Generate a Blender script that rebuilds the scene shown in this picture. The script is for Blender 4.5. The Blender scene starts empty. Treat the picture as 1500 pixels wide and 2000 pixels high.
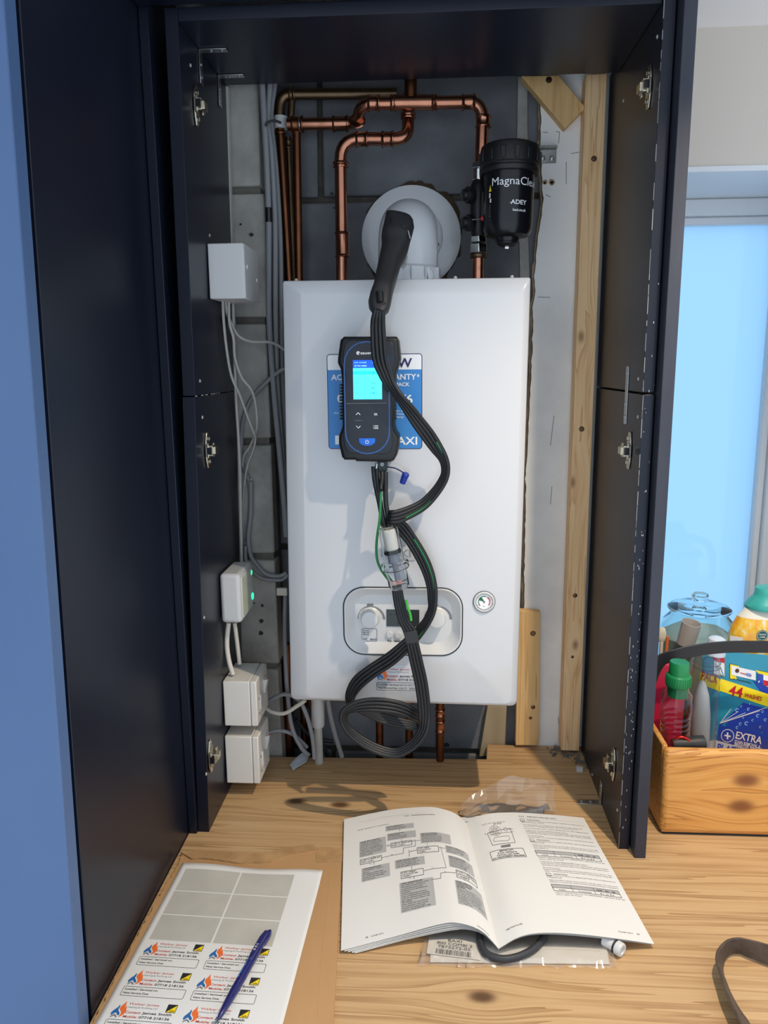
import bpy, bmesh, math, random
from mathutils import Vector as V, Matrix, noise as mnoise
random.seed(7)
SC = bpy.context.scene
COL = SC.collection

# ------------------------------------------------------------------ camera
CAM = V((.0483, -1.2409, .7821)); FPX = 1503.59
YAW, PITCH, ROLL = .0648, .1887, -.0086
def cam_axes():
    cy, sy, cp, sp = math.cos(YAW), math.sin(YAW), math.cos(PITCH), math.sin(PITCH)
    f = V((-sy*cp, cy*cp, -sp)); r = V((cy, sy, 0)); u = r.cross(f)
    cr, sr = math.cos(ROLL), math.sin(ROLL)
    return r*cr+u*sr, u*cr-r*sr, f
CR, CU, CF = cam_axes()
cd = bpy.data.cameras.new('camera'); cam = bpy.data.objects.new('camera', cd); COL.objects.link(cam)
cd.sensor_fit = 'VERTICAL'; cd.sensor_height = 36; cd.lens = 36*FPX/2000; cd.clip_start = .01
cam.matrix_world = Matrix(((CR.x, CU.x, -CF.x, CAM.x), (CR.y, CU.y, -CF.y, CAM.y), (CR.z, CU.z, -CF.z, CAM.z), (0, 0, 0, 1)))
SC.camera = cam
# points read off the photograph (1500x2000) on a known real plane
def _ray(u, v): return CF+CR*((u-750)/FPX)-CU*((v-1000)/FPX)
def PY(u, v, y=0.): d = _ray(u, v); return CAM+d*((y-CAM.y)/d.y)
def PX(u, v, x): d = _ray(u, v); return CAM+d*((x-CAM.x)/d.x)
def PZ(u, v, z=0.): d = _ray(u, v); return CAM+d*((z-CAM.z)/d.z)

# ------------------------------------------------------------------ light
w = bpy.data.worlds.new('daylight'); SC.world = w; w.use_nodes = True
bg = w.node_tree.nodes['Background']; bg.inputs[0].default_value = (.74, .86, 1.0, 1); bg.inputs[1].default_value = 1.0
def spot(name, loc, power, col, ang, blend, rad):
    l = bpy.data.lights.new(name, 'SPOT'); l.energy = power; l.color = col; l.spot_size = math.radians(ang); l.spot_blend = blend
    l.shadow_soft_size = rad; o = bpy.data.objects.new(name, l); COL.objects.link(o); o.location = loc; return o
spot('downlight_lamp', (.485, -.48, 1.335), 38, (1, .83, .62), 126, 1., .013)
spot('far_downlight_lamp', (1.77, -2.27, 1.335), 6, (1, .85, .66), 140, .5, .04)
SC.view_settings.view_transform = 'Standard'; SC.view_settings.look = 'None'
SC.view_settings.gamma = 1; SC.view_settings.exposure = 0.5
SC.view_settings.use_curve_mapping = False

# ------------------------------------------------------------------ materials
def lin(c):
    return tuple((x/255/12.92 if x/255 <= .04045 else ((x/255+.055)/1.055)**2.4) for x in c)
MATS = {}
def mat(name, c, rough=.5, metal=0., spec=.5, emit=None, es=1., trans=0., ior=1.45, coat=0., alpha=1.):
    if name in MATS: return MATS[name]
    m = bpy.data.materials.new(name); m.use_nodes = True; b = m.node_tree.nodes['Principled BSDF']
    b.inputs['Base Color'].default_value = (*lin(c), 1); b.inputs['Roughness'].default_value = rough
    b.inputs['Metallic'].default_value = metal; b.inputs['Specular IOR Level'].default_value = spec
    b.inputs['Transmission Weight'].default_value = trans; b.inputs['IOR'].default_value = ior
    b.inputs['Coat Weight'].default_value = coat; b.inputs['Alpha'].default_value = alpha
    if emit: b.inputs['Emission Color'].default_value = (*lin(emit), 1); b.inputs['Emission Strength'].default_value = es
    MATS[name] = m; return m
class NT:
    """tiny node-graph writer"""
    def __init__(s, m): s.t = m.node_tree; s.b = s.t.nodes['Principled BSDF']
    def n(s, typ, **kw):
        nd = s.t.nodes.new(typ)
        for k, v in kw.items(): setattr(nd, k, v)
        return nd
    def link(s, a, b): s.t.links.new(a, b)
    def coord(s, scale=(1, 1, 1), rot=(0, 0, 0), loc=(0, 0, 0)):
        tc = s.n('ShaderNodeTexCoord'); mp = s.n('ShaderNodeMapping')
        mp.inputs['Scale'].default_value = scale; mp.inputs['Rotation'].default_value = rot; mp.inputs['Location'].default_value = loc
        s.link(tc.outputs['Object'], mp.inputs[0]); return mp.outputs[0]
    def noise(s, vec, scale, detail=4, rough=.55, dist=0):
        x = s.n('ShaderNodeTexNoise'); x.inputs['Scale'].default_value = scale; x.inputs['Detail'].default_value = detail
        x.inputs['Roughness'].default_value = rough; x.inputs['Distortion'].default_value = dist
        s.link(vec, x.inputs['Vector']); return x.outputs['Fac']
    def ramp(s, fac, stops):
        r = s.n('ShaderNodeValToRGB'); e = r.color_ramp.elements
        while len(e) < len(stops): e.new(.5)
        for el, (p, c) in zip(e, stops): el.position = p; el.color = (*(lin(c) if len(c) == 3 else c), 1)
        s.link(fac, r.inputs[0]); return r.outputs[0]
    def math(s, op, a, b=None, c=None):
        x = s.n('ShaderNodeMath', operation=op)
        for i, v in enumerate((a, b, c)):
            if v is None: continue
            if isinstance(v, (int, float)): x.inputs[i].default_value = v
            else: s.link(v, x.inputs[i])
        return x.outputs[0]
    def mix(s, fac, a, b, mode='MIX'):
        x = s.n('ShaderNodeMix', data_type='RGBA', blend_type=mode)
        for i, v in ((0, fac), (6, a), (7, b)):
            if isinstance(v, (int, float)): x.inputs[i].default_value = v
            elif isinstance(v, tuple): x.inputs[i].default_value = (*lin(v), 1)
            else: s.link(v, x.inputs[i])
        return x.outputs[2]
    def base(s, c): s.link(c, s.b.inputs['Base Color'])
    def bump(s, h, strength=.2, dist=.002):
        x = s.n('ShaderNodeBump'); x.inputs['Strength'].default_value = strength; x.inputs['Distance'].default_value = dist
        s.link(h, x.inputs['Height']); s.link(x.outputs[0], s.b.inputs['Normal'])
def mottled(name, stops, scale=8, rough=.6, stretch=(1, 1, 1), bump=0, detail=5, bs=None, metal=0, spec=.5, coat=0):
    m = mat(name, stops[0][1], rough, metal, spec, coat=coat); t = NT(m); v = t.coord(stretch)
    f = t.noise(v, scale, detail); t.base(t.ramp(f, stops))
    if bump: t.bump(t.noise(v, bs or scale*6, 6), bump)
    return m
def wood(name, light, mid, dark, along, fine=90, rings=7, rough=.5, knots=(), warp=.012, bump=.06, off=(0, 0, 0), kcol=None, kr=.006, stretch=.045):
    """grain runs along axis `along`; knots are (x, y, z) points the grain bends around"""
    m = mat(name, mid, rough); t = NT(m)
    tc = t.n('ShaderNodeTexCoord'); P = tc.outputs['Object']
    sc = [1., 1., 1.]; sc[along] = stretch
    mp = t.n('ShaderNodeMapping'); mp.inputs['Scale'].default_value = sc; mp.inputs['Location'].default_value = off
    vec = P; kf = None
    for k in knots:
        d = t.n('ShaderNodeVectorMath', operation='SUBTRACT'); t.link(P, d.inputs[0]); d.inputs[1].default_value = k
        s2 = t.n('ShaderNodeVectorMath', operation='MULTIPLY'); t.link(d.outputs[0], s2.inputs[0])
        st = [1., 1., 1.]; st[along] = .55; s2.inputs[1].default_value = st
        ln = t.n('ShaderNodeVectorMath', operation='LENGTH'); t.link(s2.outputs[0], ln.inputs[0]); L = ln.outputs['Value']
        g = t.math('POWER', 2.718, t.math('MULTIPLY', t.math('MULTIPLY', L, L), -1/(2*(kr*2.6)**2)))
        push = t.n('ShaderNodeVectorMath', operation='SCALE'); t.link(d.outputs[0], push.inputs[0]); t.link(t.math('MULTIPLY', g, -.85), push.inputs['Scale'])
        ad = t.n('ShaderNodeVectorMath', operation='ADD'); t.link(vec, ad.inputs[0]); t.link(push.outputs[0], ad.inputs[1]); vec = ad.outputs[0]
        e = t.math('POWER', 2.718, t.math('MULTIPLY', t.math('POWER', t.math('DIVIDE', L, kr), 4.), -1.))
        kf = e if kf is None else t.math('MAXIMUM', kf, e)
    t.link(vec, mp.inputs[0])
    lo = t.noise(mp.outputs[0], 5, 2, .4)
    add = t.n('ShaderNodeVectorMath', operation='ADD'); t.link(mp.outputs[0], add.inputs[0])
    cb = t.n('ShaderNodeCombineXYZ')
    for i in range(3): t.link(t.math('MULTIPLY', t.math('SUBTRACT', lo, .5), warp*3), cb.inputs[i])
    t.link(cb.outputs[0], add.inputs[1])
    r1 = t.noise(add.outputs[0], rings*10, 2, .5); r2 = t.noise(add.outputs[0], fine*3, 4, .65)
    rr = t.math('FRACT', t.math('MULTIPLY', r1, 5.))
    rr = t.math('POWER', rr, 2.2)
    f = t.math('ADD', t.math('MULTIPLY', rr, .45), t.math('MULTIPLY', r2, .62))
    c = t.ramp(f, [(.18, light), (.5, mid), (.85, dark)])
    bl = t.noise(mp.outputs[0], 6, 2); c = t.mix(t.math('MULTIPLY', bl, .35), c, mid)
    if kf is not None: c = t.mix(kf, c, kcol or tuple(int(x*.5) for x in dark))
    t.base(c); t.bump(f, bump, .001)
    return m
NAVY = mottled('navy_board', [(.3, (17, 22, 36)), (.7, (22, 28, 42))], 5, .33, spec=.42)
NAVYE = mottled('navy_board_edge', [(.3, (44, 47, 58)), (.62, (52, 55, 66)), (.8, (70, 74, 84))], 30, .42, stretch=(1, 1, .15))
NAVYD = mottled('door_sky_sheen', [(.3, (70, 96, 136)), (.7, (76, 102, 141))], 4, .38)  # reflected blue sky sheen on the door front, put into the base colour
WT = wood('worktop_oak', (208, 175, 131), (190, 154, 110), (150, 112, 74), 0, fine=85, rings=5, rough=.42, bump=.04, stretch=.028, warp=.006,
          knots=((-.118, .022, 0), (.112, -.398, 0), (-.20, .03, 0)), kr=.010, kcol=(96, 68, 44))
PINE = wood('pine_batten', (250, 216, 168), (240, 198, 146), (200, 146, 94), 2, fine=34, rings=7, rough=.6, stretch=.04, knots=((.318, .22, .83), (.312, .22, .56), (.33, .22, .235)), kr=.0075, kcol=(132, 88, 54))
PINE2 = wood('pine_warm', (236, 198, 140), (224, 182, 122), (190, 144, 88), 2, fine=60, rings=5, rough=.6, off=(.3, .1, .2))
CRATE = wood('crate_pine', (226, 172, 100), (212, 150, 78), (146, 90, 42), 0, fine=60, rings=8, rough=.45, bump=.15, stretch=.03,
             knots=((.565, -.04, .105), (.56, -.04, .058)), kr=.0125, kcol=(134, 82, 48), warp=.006)
BLOCK = mottled('concrete_block', [(.3, (142, 140, 134)), (.5, (164, 162, 155)), (.7, (182, 180, 172))], 14, .9, bump=.5, bs=160)
BLOCK2 = mottled('grey_render', [(.3, (96, 98, 102)), (.55, (116, 118, 122)), (.75, (134, 135, 138))], 9, .85, bump=.3, bs=90)
MORTAR = mottled('mortar', [(.3, (108, 105, 98)), (.7, (128, 124, 116))], 30, .95, bump=.8, bs=200)
BROWN = mottled('brown_mortar_stain', [(.3, (52, 42, 32)), (.7, (78, 62, 46))], 40, .95, bump=.8, bs=200)
PLASTER = mottled('white_painted_plaster', [(.25, (222, 223, 222)), (.5, (240, 240, 238)), (.8, (246, 246, 243))], 6, .6, bump=.08, bs=40)
PEDGE = mottled('torn_plaster_edge', [(.3, (150, 128, 100)), (.7, (196, 176, 146))], 40, .9, bump=.7, bs=200)
WALLG = mat('grey_wall_paint', (214, 205, 193), .7)
CEIL = mat('white_ceiling_paint', (250, 250, 250), .8)
UPVC = mat('white_upvc', (226, 230, 234), .3)
WHITE = mat('white_enamel', (203, 204, 206), .16, coat=.4)
WHITEP = mat('white_plastic', (208, 208, 207), .35)
CREAMP = mat('cream_white_plastic', (228, 225, 218), .35)
FLUEW = mat('flue_white', (226, 229, 232), .22, coat=.3)
BLK = mat('black_rubber', (26, 27, 29), .42)
BLKM = mat('matt_black_plastic', (44, 44, 46), .5)
BLKG = mat('gloss_black_plastic', (20, 21, 25), .25)
COPPER = mottled('bright_copper', [(.3, (168, 112, 88)), (.6, (190, 132, 106)), (.8, (140, 88, 68))], 18, .22, metal=1)
COPPERD = mottled('tarnished_copper', [(.3, (104, 66, 46)), (.6, (132, 84, 58)), (.85, (70, 46, 36))], 14, .36, metal=1)
BRASSD = mottled('dull_brown_copper', [(.3, (100, 82, 64)), (.7, (132, 108, 82))], 14, .42, metal=1)
STEEL = mottled('zinc_plated_steel', [(.3, (176, 178, 180)), (.7, (206, 208, 208))], 40, .3, metal=1)
NICKEL = mat('nickel_plated', (206, 198, 178), .22, 1.)
CHROME = mat('chrome', (214, 214, 210), .12, 1.)
GREYC = mat('grey_cable_sheath', (140, 142, 145), .5)
GREYW = mat('pale_cable_sheath', (188, 186, 180), .5)
WCAB = mat('white_cable_sheath', (222, 216, 202), .45)
DARKC = mat('dark_cable_sheath', (52, 54, 58), .5)
GREEN = mat('green_wire', (36, 128, 68), .4)
BLUEP = mat('blue_plastic', (28, 52, 150), .35)
PAPER = mat('white_paper', (226, 225, 222), .7)
INK = mat('black_ink', (38, 38, 40), .6)
INKG = mat('grey_ink', (178, 178, 178), .65)
INKM = mat('mid_grey_ink', (120, 120, 122), .65)
INKR = mat('red_ink', (196, 70, 58), .55)
INKO = mat('orange_ink', (236, 112, 52), .55)
INKB = mat('blue_ink', (44, 104, 168), .55)
INKN = mat('navy_ink', (34, 40, 96), .5)
INKY = mat('yellow_ink', (246, 214, 30), .5)
INKW = mat('white_ink', (240, 241, 242), .5)
LBLUE = mat('label_blue', (58, 134, 204), .4)
CARD = mottled('brown_cardboard', [(.3, (176, 136, 92)), (.7, (194, 152, 106))], 6, .85, stretch=(1, .3, 1), bump=.25, bs=60)
CARD2 = mottled('torn_cardboard', [(.3, (164, 128, 86)), (.7, (188, 150, 104))], 40, .95, bump=.5, bs=200)
BACKP = mottled('glossy_backing_paper', [(.3, (188, 185, 177)), (.7, (196, 193, 184))], 30, .35)
CLEAR = mat('clear_plastic', (244, 246, 248), .06, trans=1, ior=1.3)
GLASS = mat('jar_glass', (232, 246, 244), .02, trans=1, ior=1.45)
LEATHER = mottled('dark_leather', [(.3, (66, 54, 46)), (.7, (92, 78, 68))], 60, .6, bump=.3, bs=300)
def film_mat():
    m = bpy.data.materials.new('clear_film'); m.use_nodes = True; nt = m.node_tree; nt.nodes.clear()
    o = nt.nodes.new('ShaderNodeOutputMaterial'); tr = nt.nodes.new('ShaderNodeBsdfTransparent'); gl = nt.nodes.new('ShaderNodeBsdfGlossy')
    df = nt.nodes.new('ShaderNodeBsdfDiffuse'); df.inputs[0].default_value = (.85, .85, .85, 1)
    mx = nt.nodes.new('ShaderNodeMixShader'); m2 = nt.nodes.new('ShaderNodeMixShader'); fr = nt.nodes.new('ShaderNodeFresnel'); fr.inputs[0].default_value = 1.6
    gl.inputs['Roughness'].default_value = .12; tr.inputs[0].default_value = (.95, .95, .95, 1)
    m2.inputs[0].default_value = .10; nt.links.new(tr.outputs[0], m2.inputs[1]); nt.links.new(df.outputs[0], m2.inputs[2])
    nt.links.new(fr.outputs[0], mx.inputs[0]); nt.links.new(m2.outputs[0], mx.inputs[1]); nt.links.new(gl.outputs[0], mx.inputs[2])
    nt.links.new(mx.outputs[0], o.inputs[0]); return m
FILM = film_mat()
def pane_mat():
    m = bpy.data.materials.new('frosted_pane'); m.use_nodes = True; nt = m.node_tree; nt.nodes.clear()
    o = nt.nodes.new('ShaderNodeOutputMaterial'); tl = nt.nodes.new('ShaderNodeBsdfTranslucent'); gl = nt.nodes.new('ShaderNodeBsdfGlossy')
    mx = nt.nodes.new('ShaderNodeMixShader'); fr = nt.nodes.new('ShaderNodeFresnel')
    tl.inputs[0].default_value = (.36, .62, .86, 1); gl.inputs['Roughness'].default_value = .03
    nt.links.new(fr.outputs[0], mx.inputs[0]); nt.links.new(tl.outputs[0], mx.inputs[1]); nt.links.new(gl.outputs[0], mx.inputs[2])
    nt.links.new(mx.outputs[0], o.inputs[0]); return m
PANE = pane_mat()

# ------------------------------------------------------------------ mesh building
def catmull(pts, n=6, closed=False):
    pts = [tuple(p) for p in pts]; out = []; m = len(pts)
    for i in range(m if closed else m-1):
        p0, p1, p2, p3 = (pts[(i-1) % m] if closed or i else pts[0]), pts[i], pts[(i+1) % m], (pts[(i+2) % m] if closed or i+2 < m else pts[-1])
        for k in range(n):
            t = k/n
            out.append(tuple(.5*(2*b+(c-a)*t+(2*a-5*b+4*c-d)*t*t+(3*b-a-3*c+d)*t**3) for a, b, c, d in zip(p0, p1, p2, p3)))
    if not closed: out.append(pts[-1])
    return [V(p) if len(p) == 3 else p for p in out]
def frame(n):
    n = V(n).normalized(); a = V((0, 0, 1)) if abs(n.z) < .9 else V((1, 0, 0))
    r = a.cross(n).normalized(); return r, n.cross(r).normalized(), n
class MB:
    def __init__(s): s.v = []; s.f = []; s.mi = []
    def add(s, vs, fs, mi=0):
        o = len(s.v); s.v += [tuple(p) for p in vs]; s.f += [tuple(i+o for i in f) for f in fs]; s.mi += [mi]*len(fs); return s
    def box(s, x0, x1, y0, y1, z0, z1, mi=0):
        return s.hexa([(x0, y0, z0), (x1, y0, z0), (x1, y1, z0), (x0, y1, z0), (x0, y0, z1), (x1, y0, z1), (x1, y1, z1), (x0, y1, z1)], mi)
    def hexa(s, p, mi=0): return s.add(p, [(3, 2, 1, 0), (4, 5, 6, 7), (0, 1, 5, 4), (1, 2, 6, 5), (2, 3, 7, 6), (3, 0, 4, 7)], mi)
    def obox(s, c, r, u, f, hr, hu, hf, mi=0):
        c, r, u, f = V(c), V(r)*hr, V(u)*hu, V(f)*hf
        return s.hexa([c-r-u-f, c+r-u-f, c+r+u-f, c-r+u-f, c-r-u+f, c+r-u+f, c+r+u+f, c-r+u+f], mi)
    def tube(s, pts, r, seg=10, caps=True, mi=0, flat=1.):
        pts = [V(p) for p in pts]; n = len(pts); rs = r if isinstance(r, (list, tuple)) else [r]*n
        T = [(pts[min(i+1, n-1)]-pts[max(i-1, 0)]).normalized() for i in range(n)]
        R, U, _ = frame(T[0]); vs = []
        for i in range(n):
            R = (R-T[i]*R.dot(T[i])).normalized(); U = T[i].cross(R)
            vs += [pts[i]+R*math.cos(a*2*math.pi/seg)*rs[i]+U*math.sin(a*2*math.pi/seg)*rs[i]*flat for a in range(seg)]
        fs = [(i*seg+a, i*seg+(a+1) % seg, (i+1)*seg+(a+1) % seg, (i+1)*seg+a) for i in range(n-1) for a in range(seg)]
        if caps: fs += [tuple(range(seg))[::-1], tuple((n-1)*seg+a for a in range(seg))]
        return s.add(vs, fs, mi)
    def lathe(s, c, axis, prof, seg=32, mi=0, sq=(1, 1)):
        """prof = [(radius, height)] along axis from point c"""
        R, U, A = frame(axis); c = V(c); vs = []; n = len(prof)
        for r, h in prof: vs += [c+A*h+R*(r*math.cos(a*2*math.pi/seg)*sq[0])+U*(r*math.sin(a*2*math.pi/seg)*sq[1]) for a in range(seg)]
        fs = [(i*seg+a, i*seg+(a+1) % seg, (i+1)*seg+(a+1) % seg, (i+1)*seg+a) for i in range(n-1) for a in range(seg)]
        if prof[0][0] > 1e-6: fs.append(tuple(range(seg))[::-1])
        if prof[-1][0] > 1e-6: fs.append(tuple((n-1)*seg+a for a in range(seg)))
        return s.add(vs, fs, mi)
    def prism(s, poly, off, mi=0, side=None):
        n = len(poly); off = V(off); vs = [V(p) for p in poly]+[V(p)+off for p in poly]
        s.add(vs, [tuple(range(n))[::-1], tuple(range(n, 2*n))], mi)
        o = len(s.v)-2*n; s.f += [(o+i, o+(i+1) % n, o+n+(i+1) % n, o+n+i) for i in range(n)]; s.mi += [mi if side is None else side]*n
        return s
    def loft(s, rings, caps=True, mi=0):
        n = len(rings[0]); vs = [p for r in rings for p in r]
        fs = [(i*n+a, i*n+(a+1) % n, (i+1)*n+(a+1) % n, (i+1)*n+a) for i in range(len(rings)-1) for a in range(n)]
        if caps: fs += [tuple(range(n))[::-1], tuple((len(rings)-1)*n+a for a in range(n))]
        return s.add(vs, fs, mi)
    def grid(s, fn, nu, nv, mi=0, flip=False):
        vs = [fn(i/nu, j/nv) for j in range(nv+1) for i in range(nu+1)]
        q = [(j*(nu+1)+i, j*(nu+1)+i+1, (j+1)*(nu+1)+i+1, (j+1)*(nu+1)+i) for j in range(nv) for i in range(nu)]
        return s.add(vs, [f[::-1] for f in q] if flip else q, mi)
    def torus(s, c, axis, R0, r, seg=32, rs=8, mi=0):
        R, U, A = frame(axis); c = V(c)
        rings = []
        for a in range(seg):
            d = R*math.cos(a*2*math.pi/seg)+U*math.sin(a*2*math.pi/seg)
            rings.append([c+d*(R0+r*math.cos(b*2*math.pi/rs))+A*(r*math.sin(b*2*math.pi/rs)) for b in range(rs)])
        rings.append(rings[0]); return s.loft(rings, False, mi)
    def mesh(s, name, mats, smooth=True, ang=.7, fix=True):
        me = bpy.data.meshes.new(name); me.from_pydata(s.v, [], s.f)
        for m in (mats if isinstance(mats, (list, tuple)) else [mats]): me.materials.append(m)
        me.polygons.foreach_set('material_index', s.mi)
        if fix:
            b = bmesh.new(); b.from_mesh(me); bmesh.ops.recalc_face_normals(b, faces=b.faces); b.to_mesh(me); b.free()
        if smooth: me.shade_smooth(); me.set_sharp_from_angle(angle=ang)
        me.update(); return me
def link(name, me, parent=None, bev=0, seg=2, kind=None, solid=0):
    o = bpy.data.objects.new(name, me); COL.objects.link(o)
    if parent: o.parent = parent; o.matrix_parent_inverse = parent.matrix_world.inverted()
    if solid: md = o.modifiers.new('thick', 'SOLIDIFY'); md.thickness = solid; md.offset = 0
    if bev:
        md = o.modifiers.new('bevel', 'BEVEL'); md.width = bev; md.segments = seg; md.limit_method = 'ANGLE'; md.angle_limit = .6
    if kind: o['kind'] = kind
    return o
def part(name, mb, m, parent=None, bev=0, seg=2, label=None, smooth=True, ang=.7, kind=None, solid=0, fix=True):
    o = link(name, mb.mesh(name, m, smooth, ang, fix), parent, bev, seg, kind, solid)
    if label: o['label'] = label
    return o
def tag(o, label, cat, group=None):
    o['label'] = label; o['category'] = cat
    if group: o['group'] = group
    return o
def thing(name, loc, label, cat, group=None):
    o = bpy.data.objects.new(name, None); COL.objects.link(o); o.location = loc; o.empty_display_size = .02
    o.matrix_world = Matrix.Translation(V(loc)); return tag(o, label, cat, group)
def copy_tree(o, delta=None, parent=None, M=None):
    c = o.copy(); COL.objects.link(c)
    if parent: c.parent = parent
    for ch in list(o.children): copy_tree(ch, parent=c)
    return c
# lettering -------------------------------------------------------------
_T = {}
def text2d(s, bold=False):
    k = (s, bold)
    if k in _T: return _T[k]
    cu = bpy.data.curves.new('t', 'FONT'); cu.body = s; cu.size = 1; cu.resolution_u = 3; cu.fill_mode = 'FRONT'
    if bold: cu.offset = .018
    ob = bpy.data.objects.new('t', cu); COL.objects.link(ob); dg = bpy.context.evaluated_depsgraph_get()
    me = bpy.data.meshes.new_from_object(ob.evaluated_get(dg))
    vs = [(v.co.x, v.co.y) for v in me.vertices]; fs = [tuple(p.vertices) for p in me.polygons]
    bpy.data.objects.remove(ob); bpy.data.curves.remove(cu); bpy.data.meshes.remove(me)
    x0 = min(v[0] for v in vs) if vs else 0; x1 = max(v[0] for v in vs) if vs else 1
    _T[k] = (vs, fs, x0, x1); return _T[k]
class Print:
    """flat print laid on a surface fn(a, b, lift) -> point; one mesh per ink"""
    def __init__(s, fn): s.fn = fn; s.L = {}
    def mb(s, m): return s.L.setdefault(m.name, (m, MB()))[1]
    def text(s, t, a, b, w, h, m, bold=False, lift=2, shear=0, ang=0, align='L'):
        vs, fs, x0, x1 = text2d(t, bold)
        if not vs: return
        sx = w/(x1-x0) if w else h/.7; sy = h/.7; ca, sa = math.cos(ang), math.sin(ang); W = sx*(x1-x0)
        o = {'L': 0, 'C': -W/2, 'R': -W}[align]
        q = [((x-x0)*sx+o+y*sy*shear, y*sy) for x, y in vs]
        s.mb(m).add([s.fn(a+x*ca-y*sa, b+x*sa+y*ca, lift) for x, y in q], fs)
    def rect(s, a0, b0, a1, b1, m, lift=1, n=1):
        s.mb(m).grid(lambda u, v: s.fn(a0+(a1-a0)*u, b0+(b1-b0)*v, lift), n, n)
    def poly(s, pts, m, lift=1): s.mb(m).add([s.fn(a, b, lift) for a, b in pts], [tuple(range(len(pts)))])
    def line(s, pts, wd, m, lift=2, closed=False):
        q = list(pts)+([pts[0]] if closed else [])
        for (a, b), (c, d) in zip(q[:-1], q[1:]):
            L = math.hypot(c-a, d-b) or 1; nx, ny = -(d-b)/L*wd/2, (c-a)/L*wd/2
            n = 6 if L > .02 else 1; mb = s.mb(m)
            mb.grid(lambda u, v: s.fn(a+(c-a)*u+nx*(2*v-1), b+(d-b)*u+ny*(2*v-1), lift), n, 1)
    def rrect(s, a0, b0, a1, b1, r, m, wd=None, lift=1):
        p = rrect2(a0, b0, a1, b1, r)
        if wd: s.line(p, wd, m, lift, True)
        else: s.poly(p, m, lift)
    def disc(s, a, b, r, m, lift=1, n=20): s.poly([(a+r*math.cos(i*2*math.pi/n), b+r*math.sin(i*2*math.pi/n)) for i in range(n)], m, lift)
    def arc(s, a, b, r0, r1, t0, t1, m, lift=1, n=16):
        P = [(a+r*math.cos(t0+(t1-t0)*i/n), b+r*math.sin(t0+(t1-t0)*i/n)) for r, rg in ((r0, range(n+1)), (r1, range(n, -1, -1))) for i in rg]
        s.poly(P, m, lift)
    def done(s, parent, name='lettering', names={}):
        for k, (m, mb) in s.L.items(): part(names.get(k, name), mb, m, parent, smooth=False, fix=False, kind='stuff')
def rrect2(a0, b0, a1, b1, r, n=5):
    out = []
    for cx, cy, t in ((a1-r, b0+r, -90), (a1-r, b1-r, 0), (a0+r, b1-r, 90), (a0+r, b0+r, 180)):
        out += [(cx+r*math.cos(math.radians(t+90*i/n)), cy+r*math.sin(math.radians(t+90*i/n))) for i in range(n+1)]
    return out
def plane_fn(O, R, U, eps=.00025):
    O, R, U = V(O), V(R), V(U); N = R.cross(U).normalized()
    return lambda a, b, l=0: O+R*a+U*b+N*(eps*l)
def inset(poly, d):
    """move a closed polygon of 2-tuples inwards by d (counter-clockwise)"""
    n = len(poly); A = sum(poly[i][0]*poly[(i+1) % n][1]-poly[(i+1) % n][0]*poly[i][1] for i in range(n)); sg = 1 if A > 0 else -1; out = []
    for i in range(n):
        a, b, c = poly[i-1], poly[i], poly[(i+1) % n]
        def nn(p, q): l = math.hypot(q[0]-p[0], q[1]-p[1]) or 1e-9; return (-(q[1]-p[1])/l*sg, (q[0]-p[0])/l*sg)
        n1, n2 = nn(a, b), nn(b, c); k = 1+n1[0]*n2[0]+n1[1]*n2[1]; k = max(k, .4)
        out.append((b[0]+(n1[0]+n2[0])/k*d, b[1]+(n1[1]+n2[1])/k*d))
    return out
def slab_y(mb, poly, y0, y1, ch=.002, mi=0):
    """poly [(x, z)] facing -Y: front at y0 with a rounded edge, back at y1"""
    rings = [[V((x, y, z)) for x, z in inset(poly, d)] for d, y in ((ch, y0), (ch*.3, y0+ch*.3), (0, y0+ch), (0, y1))]
    return mb.loft(rings, True, mi)
def screw(c, n, r, m=STEEL, parent=None, name='screw'):
    R, U, A = frame(n); mb = MB(); mb.lathe(V(c)-A*.0005, A, [(r, 0), (r, .0008), (r*.7, r*.45), (0, r*.5)], 14)
    mb.obox(V(c)+A*(r*.42), R, U, A, r*.55, r*.12, r*.1, 0); mb.obox(V(c)+A*(r*.42), U, R, A, r*.55, r*.12, r*.1, 0)
    return part(name, mb, m, parent)

# ================================================================== the room
ZC = 1.354; YW = .265; YB = .302; BACK = .34
part('ceiling', MB().box(-1.4, 2.6, -3.2, .60, ZC, ZC+.05), CEIL, kind='structure')
MORT2 = mottled('dark_mortar', [(.3, (66, 62, 56)), (.7, (88, 84, 76))], 30, .95, bump=.8, bs=200)
def block(x0, x1, y0, y1, z0, z1, m, parent, j=.0022):
    p = [(x, y, z) for z in (z0, z1) for x, y in ((x0, y0), (x1, y0), (x1, y1), (x0, y1))]
    p = [(x+random.uniform(-j, j), y+random.uniform(-j, j)*.7, z+random.uniform(-j, j)) for x, y, z in p]
    return part('concrete_block', MB().hexa(p), m, parent, bev=.004)
wb = part('wall_back', MB().box(-.46, .50, YB, BACK, -.9, ZC), MORT2, kind='structure')
ZJ = [1.0905+.2249*k for k in (2, 1, 0, -1, -2, -3, -4, -5, -6)]
for r in range(len(ZJ)-1):
    zt_, zb_ = min(ZJ[r]-.005, ZC-.004), ZJ[r+1]+.005
    xs = [-.46, -.165, .285, .50] if r % 2 else [-.46, -.385, .06, .50]
    for a, b in zip(xs[:-1], xs[1:]): block(a+.005, b-.005, YB-.011, YB+.002, zb_, zt_, BLOCK2, wb)
wl = part('wall_left', MB().box(-.46, -.264, .212, YB-.014, -.2, ZC), MORTAR, kind='structure')
for r in range(len(ZJ)-1): block(-.455, -.2585+.0025*random.uniform(-1, 1), .199, .24, ZJ[r+1]+.006, min(ZJ[r]-.006, ZC-.004), BLOCK, wl)
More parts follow.
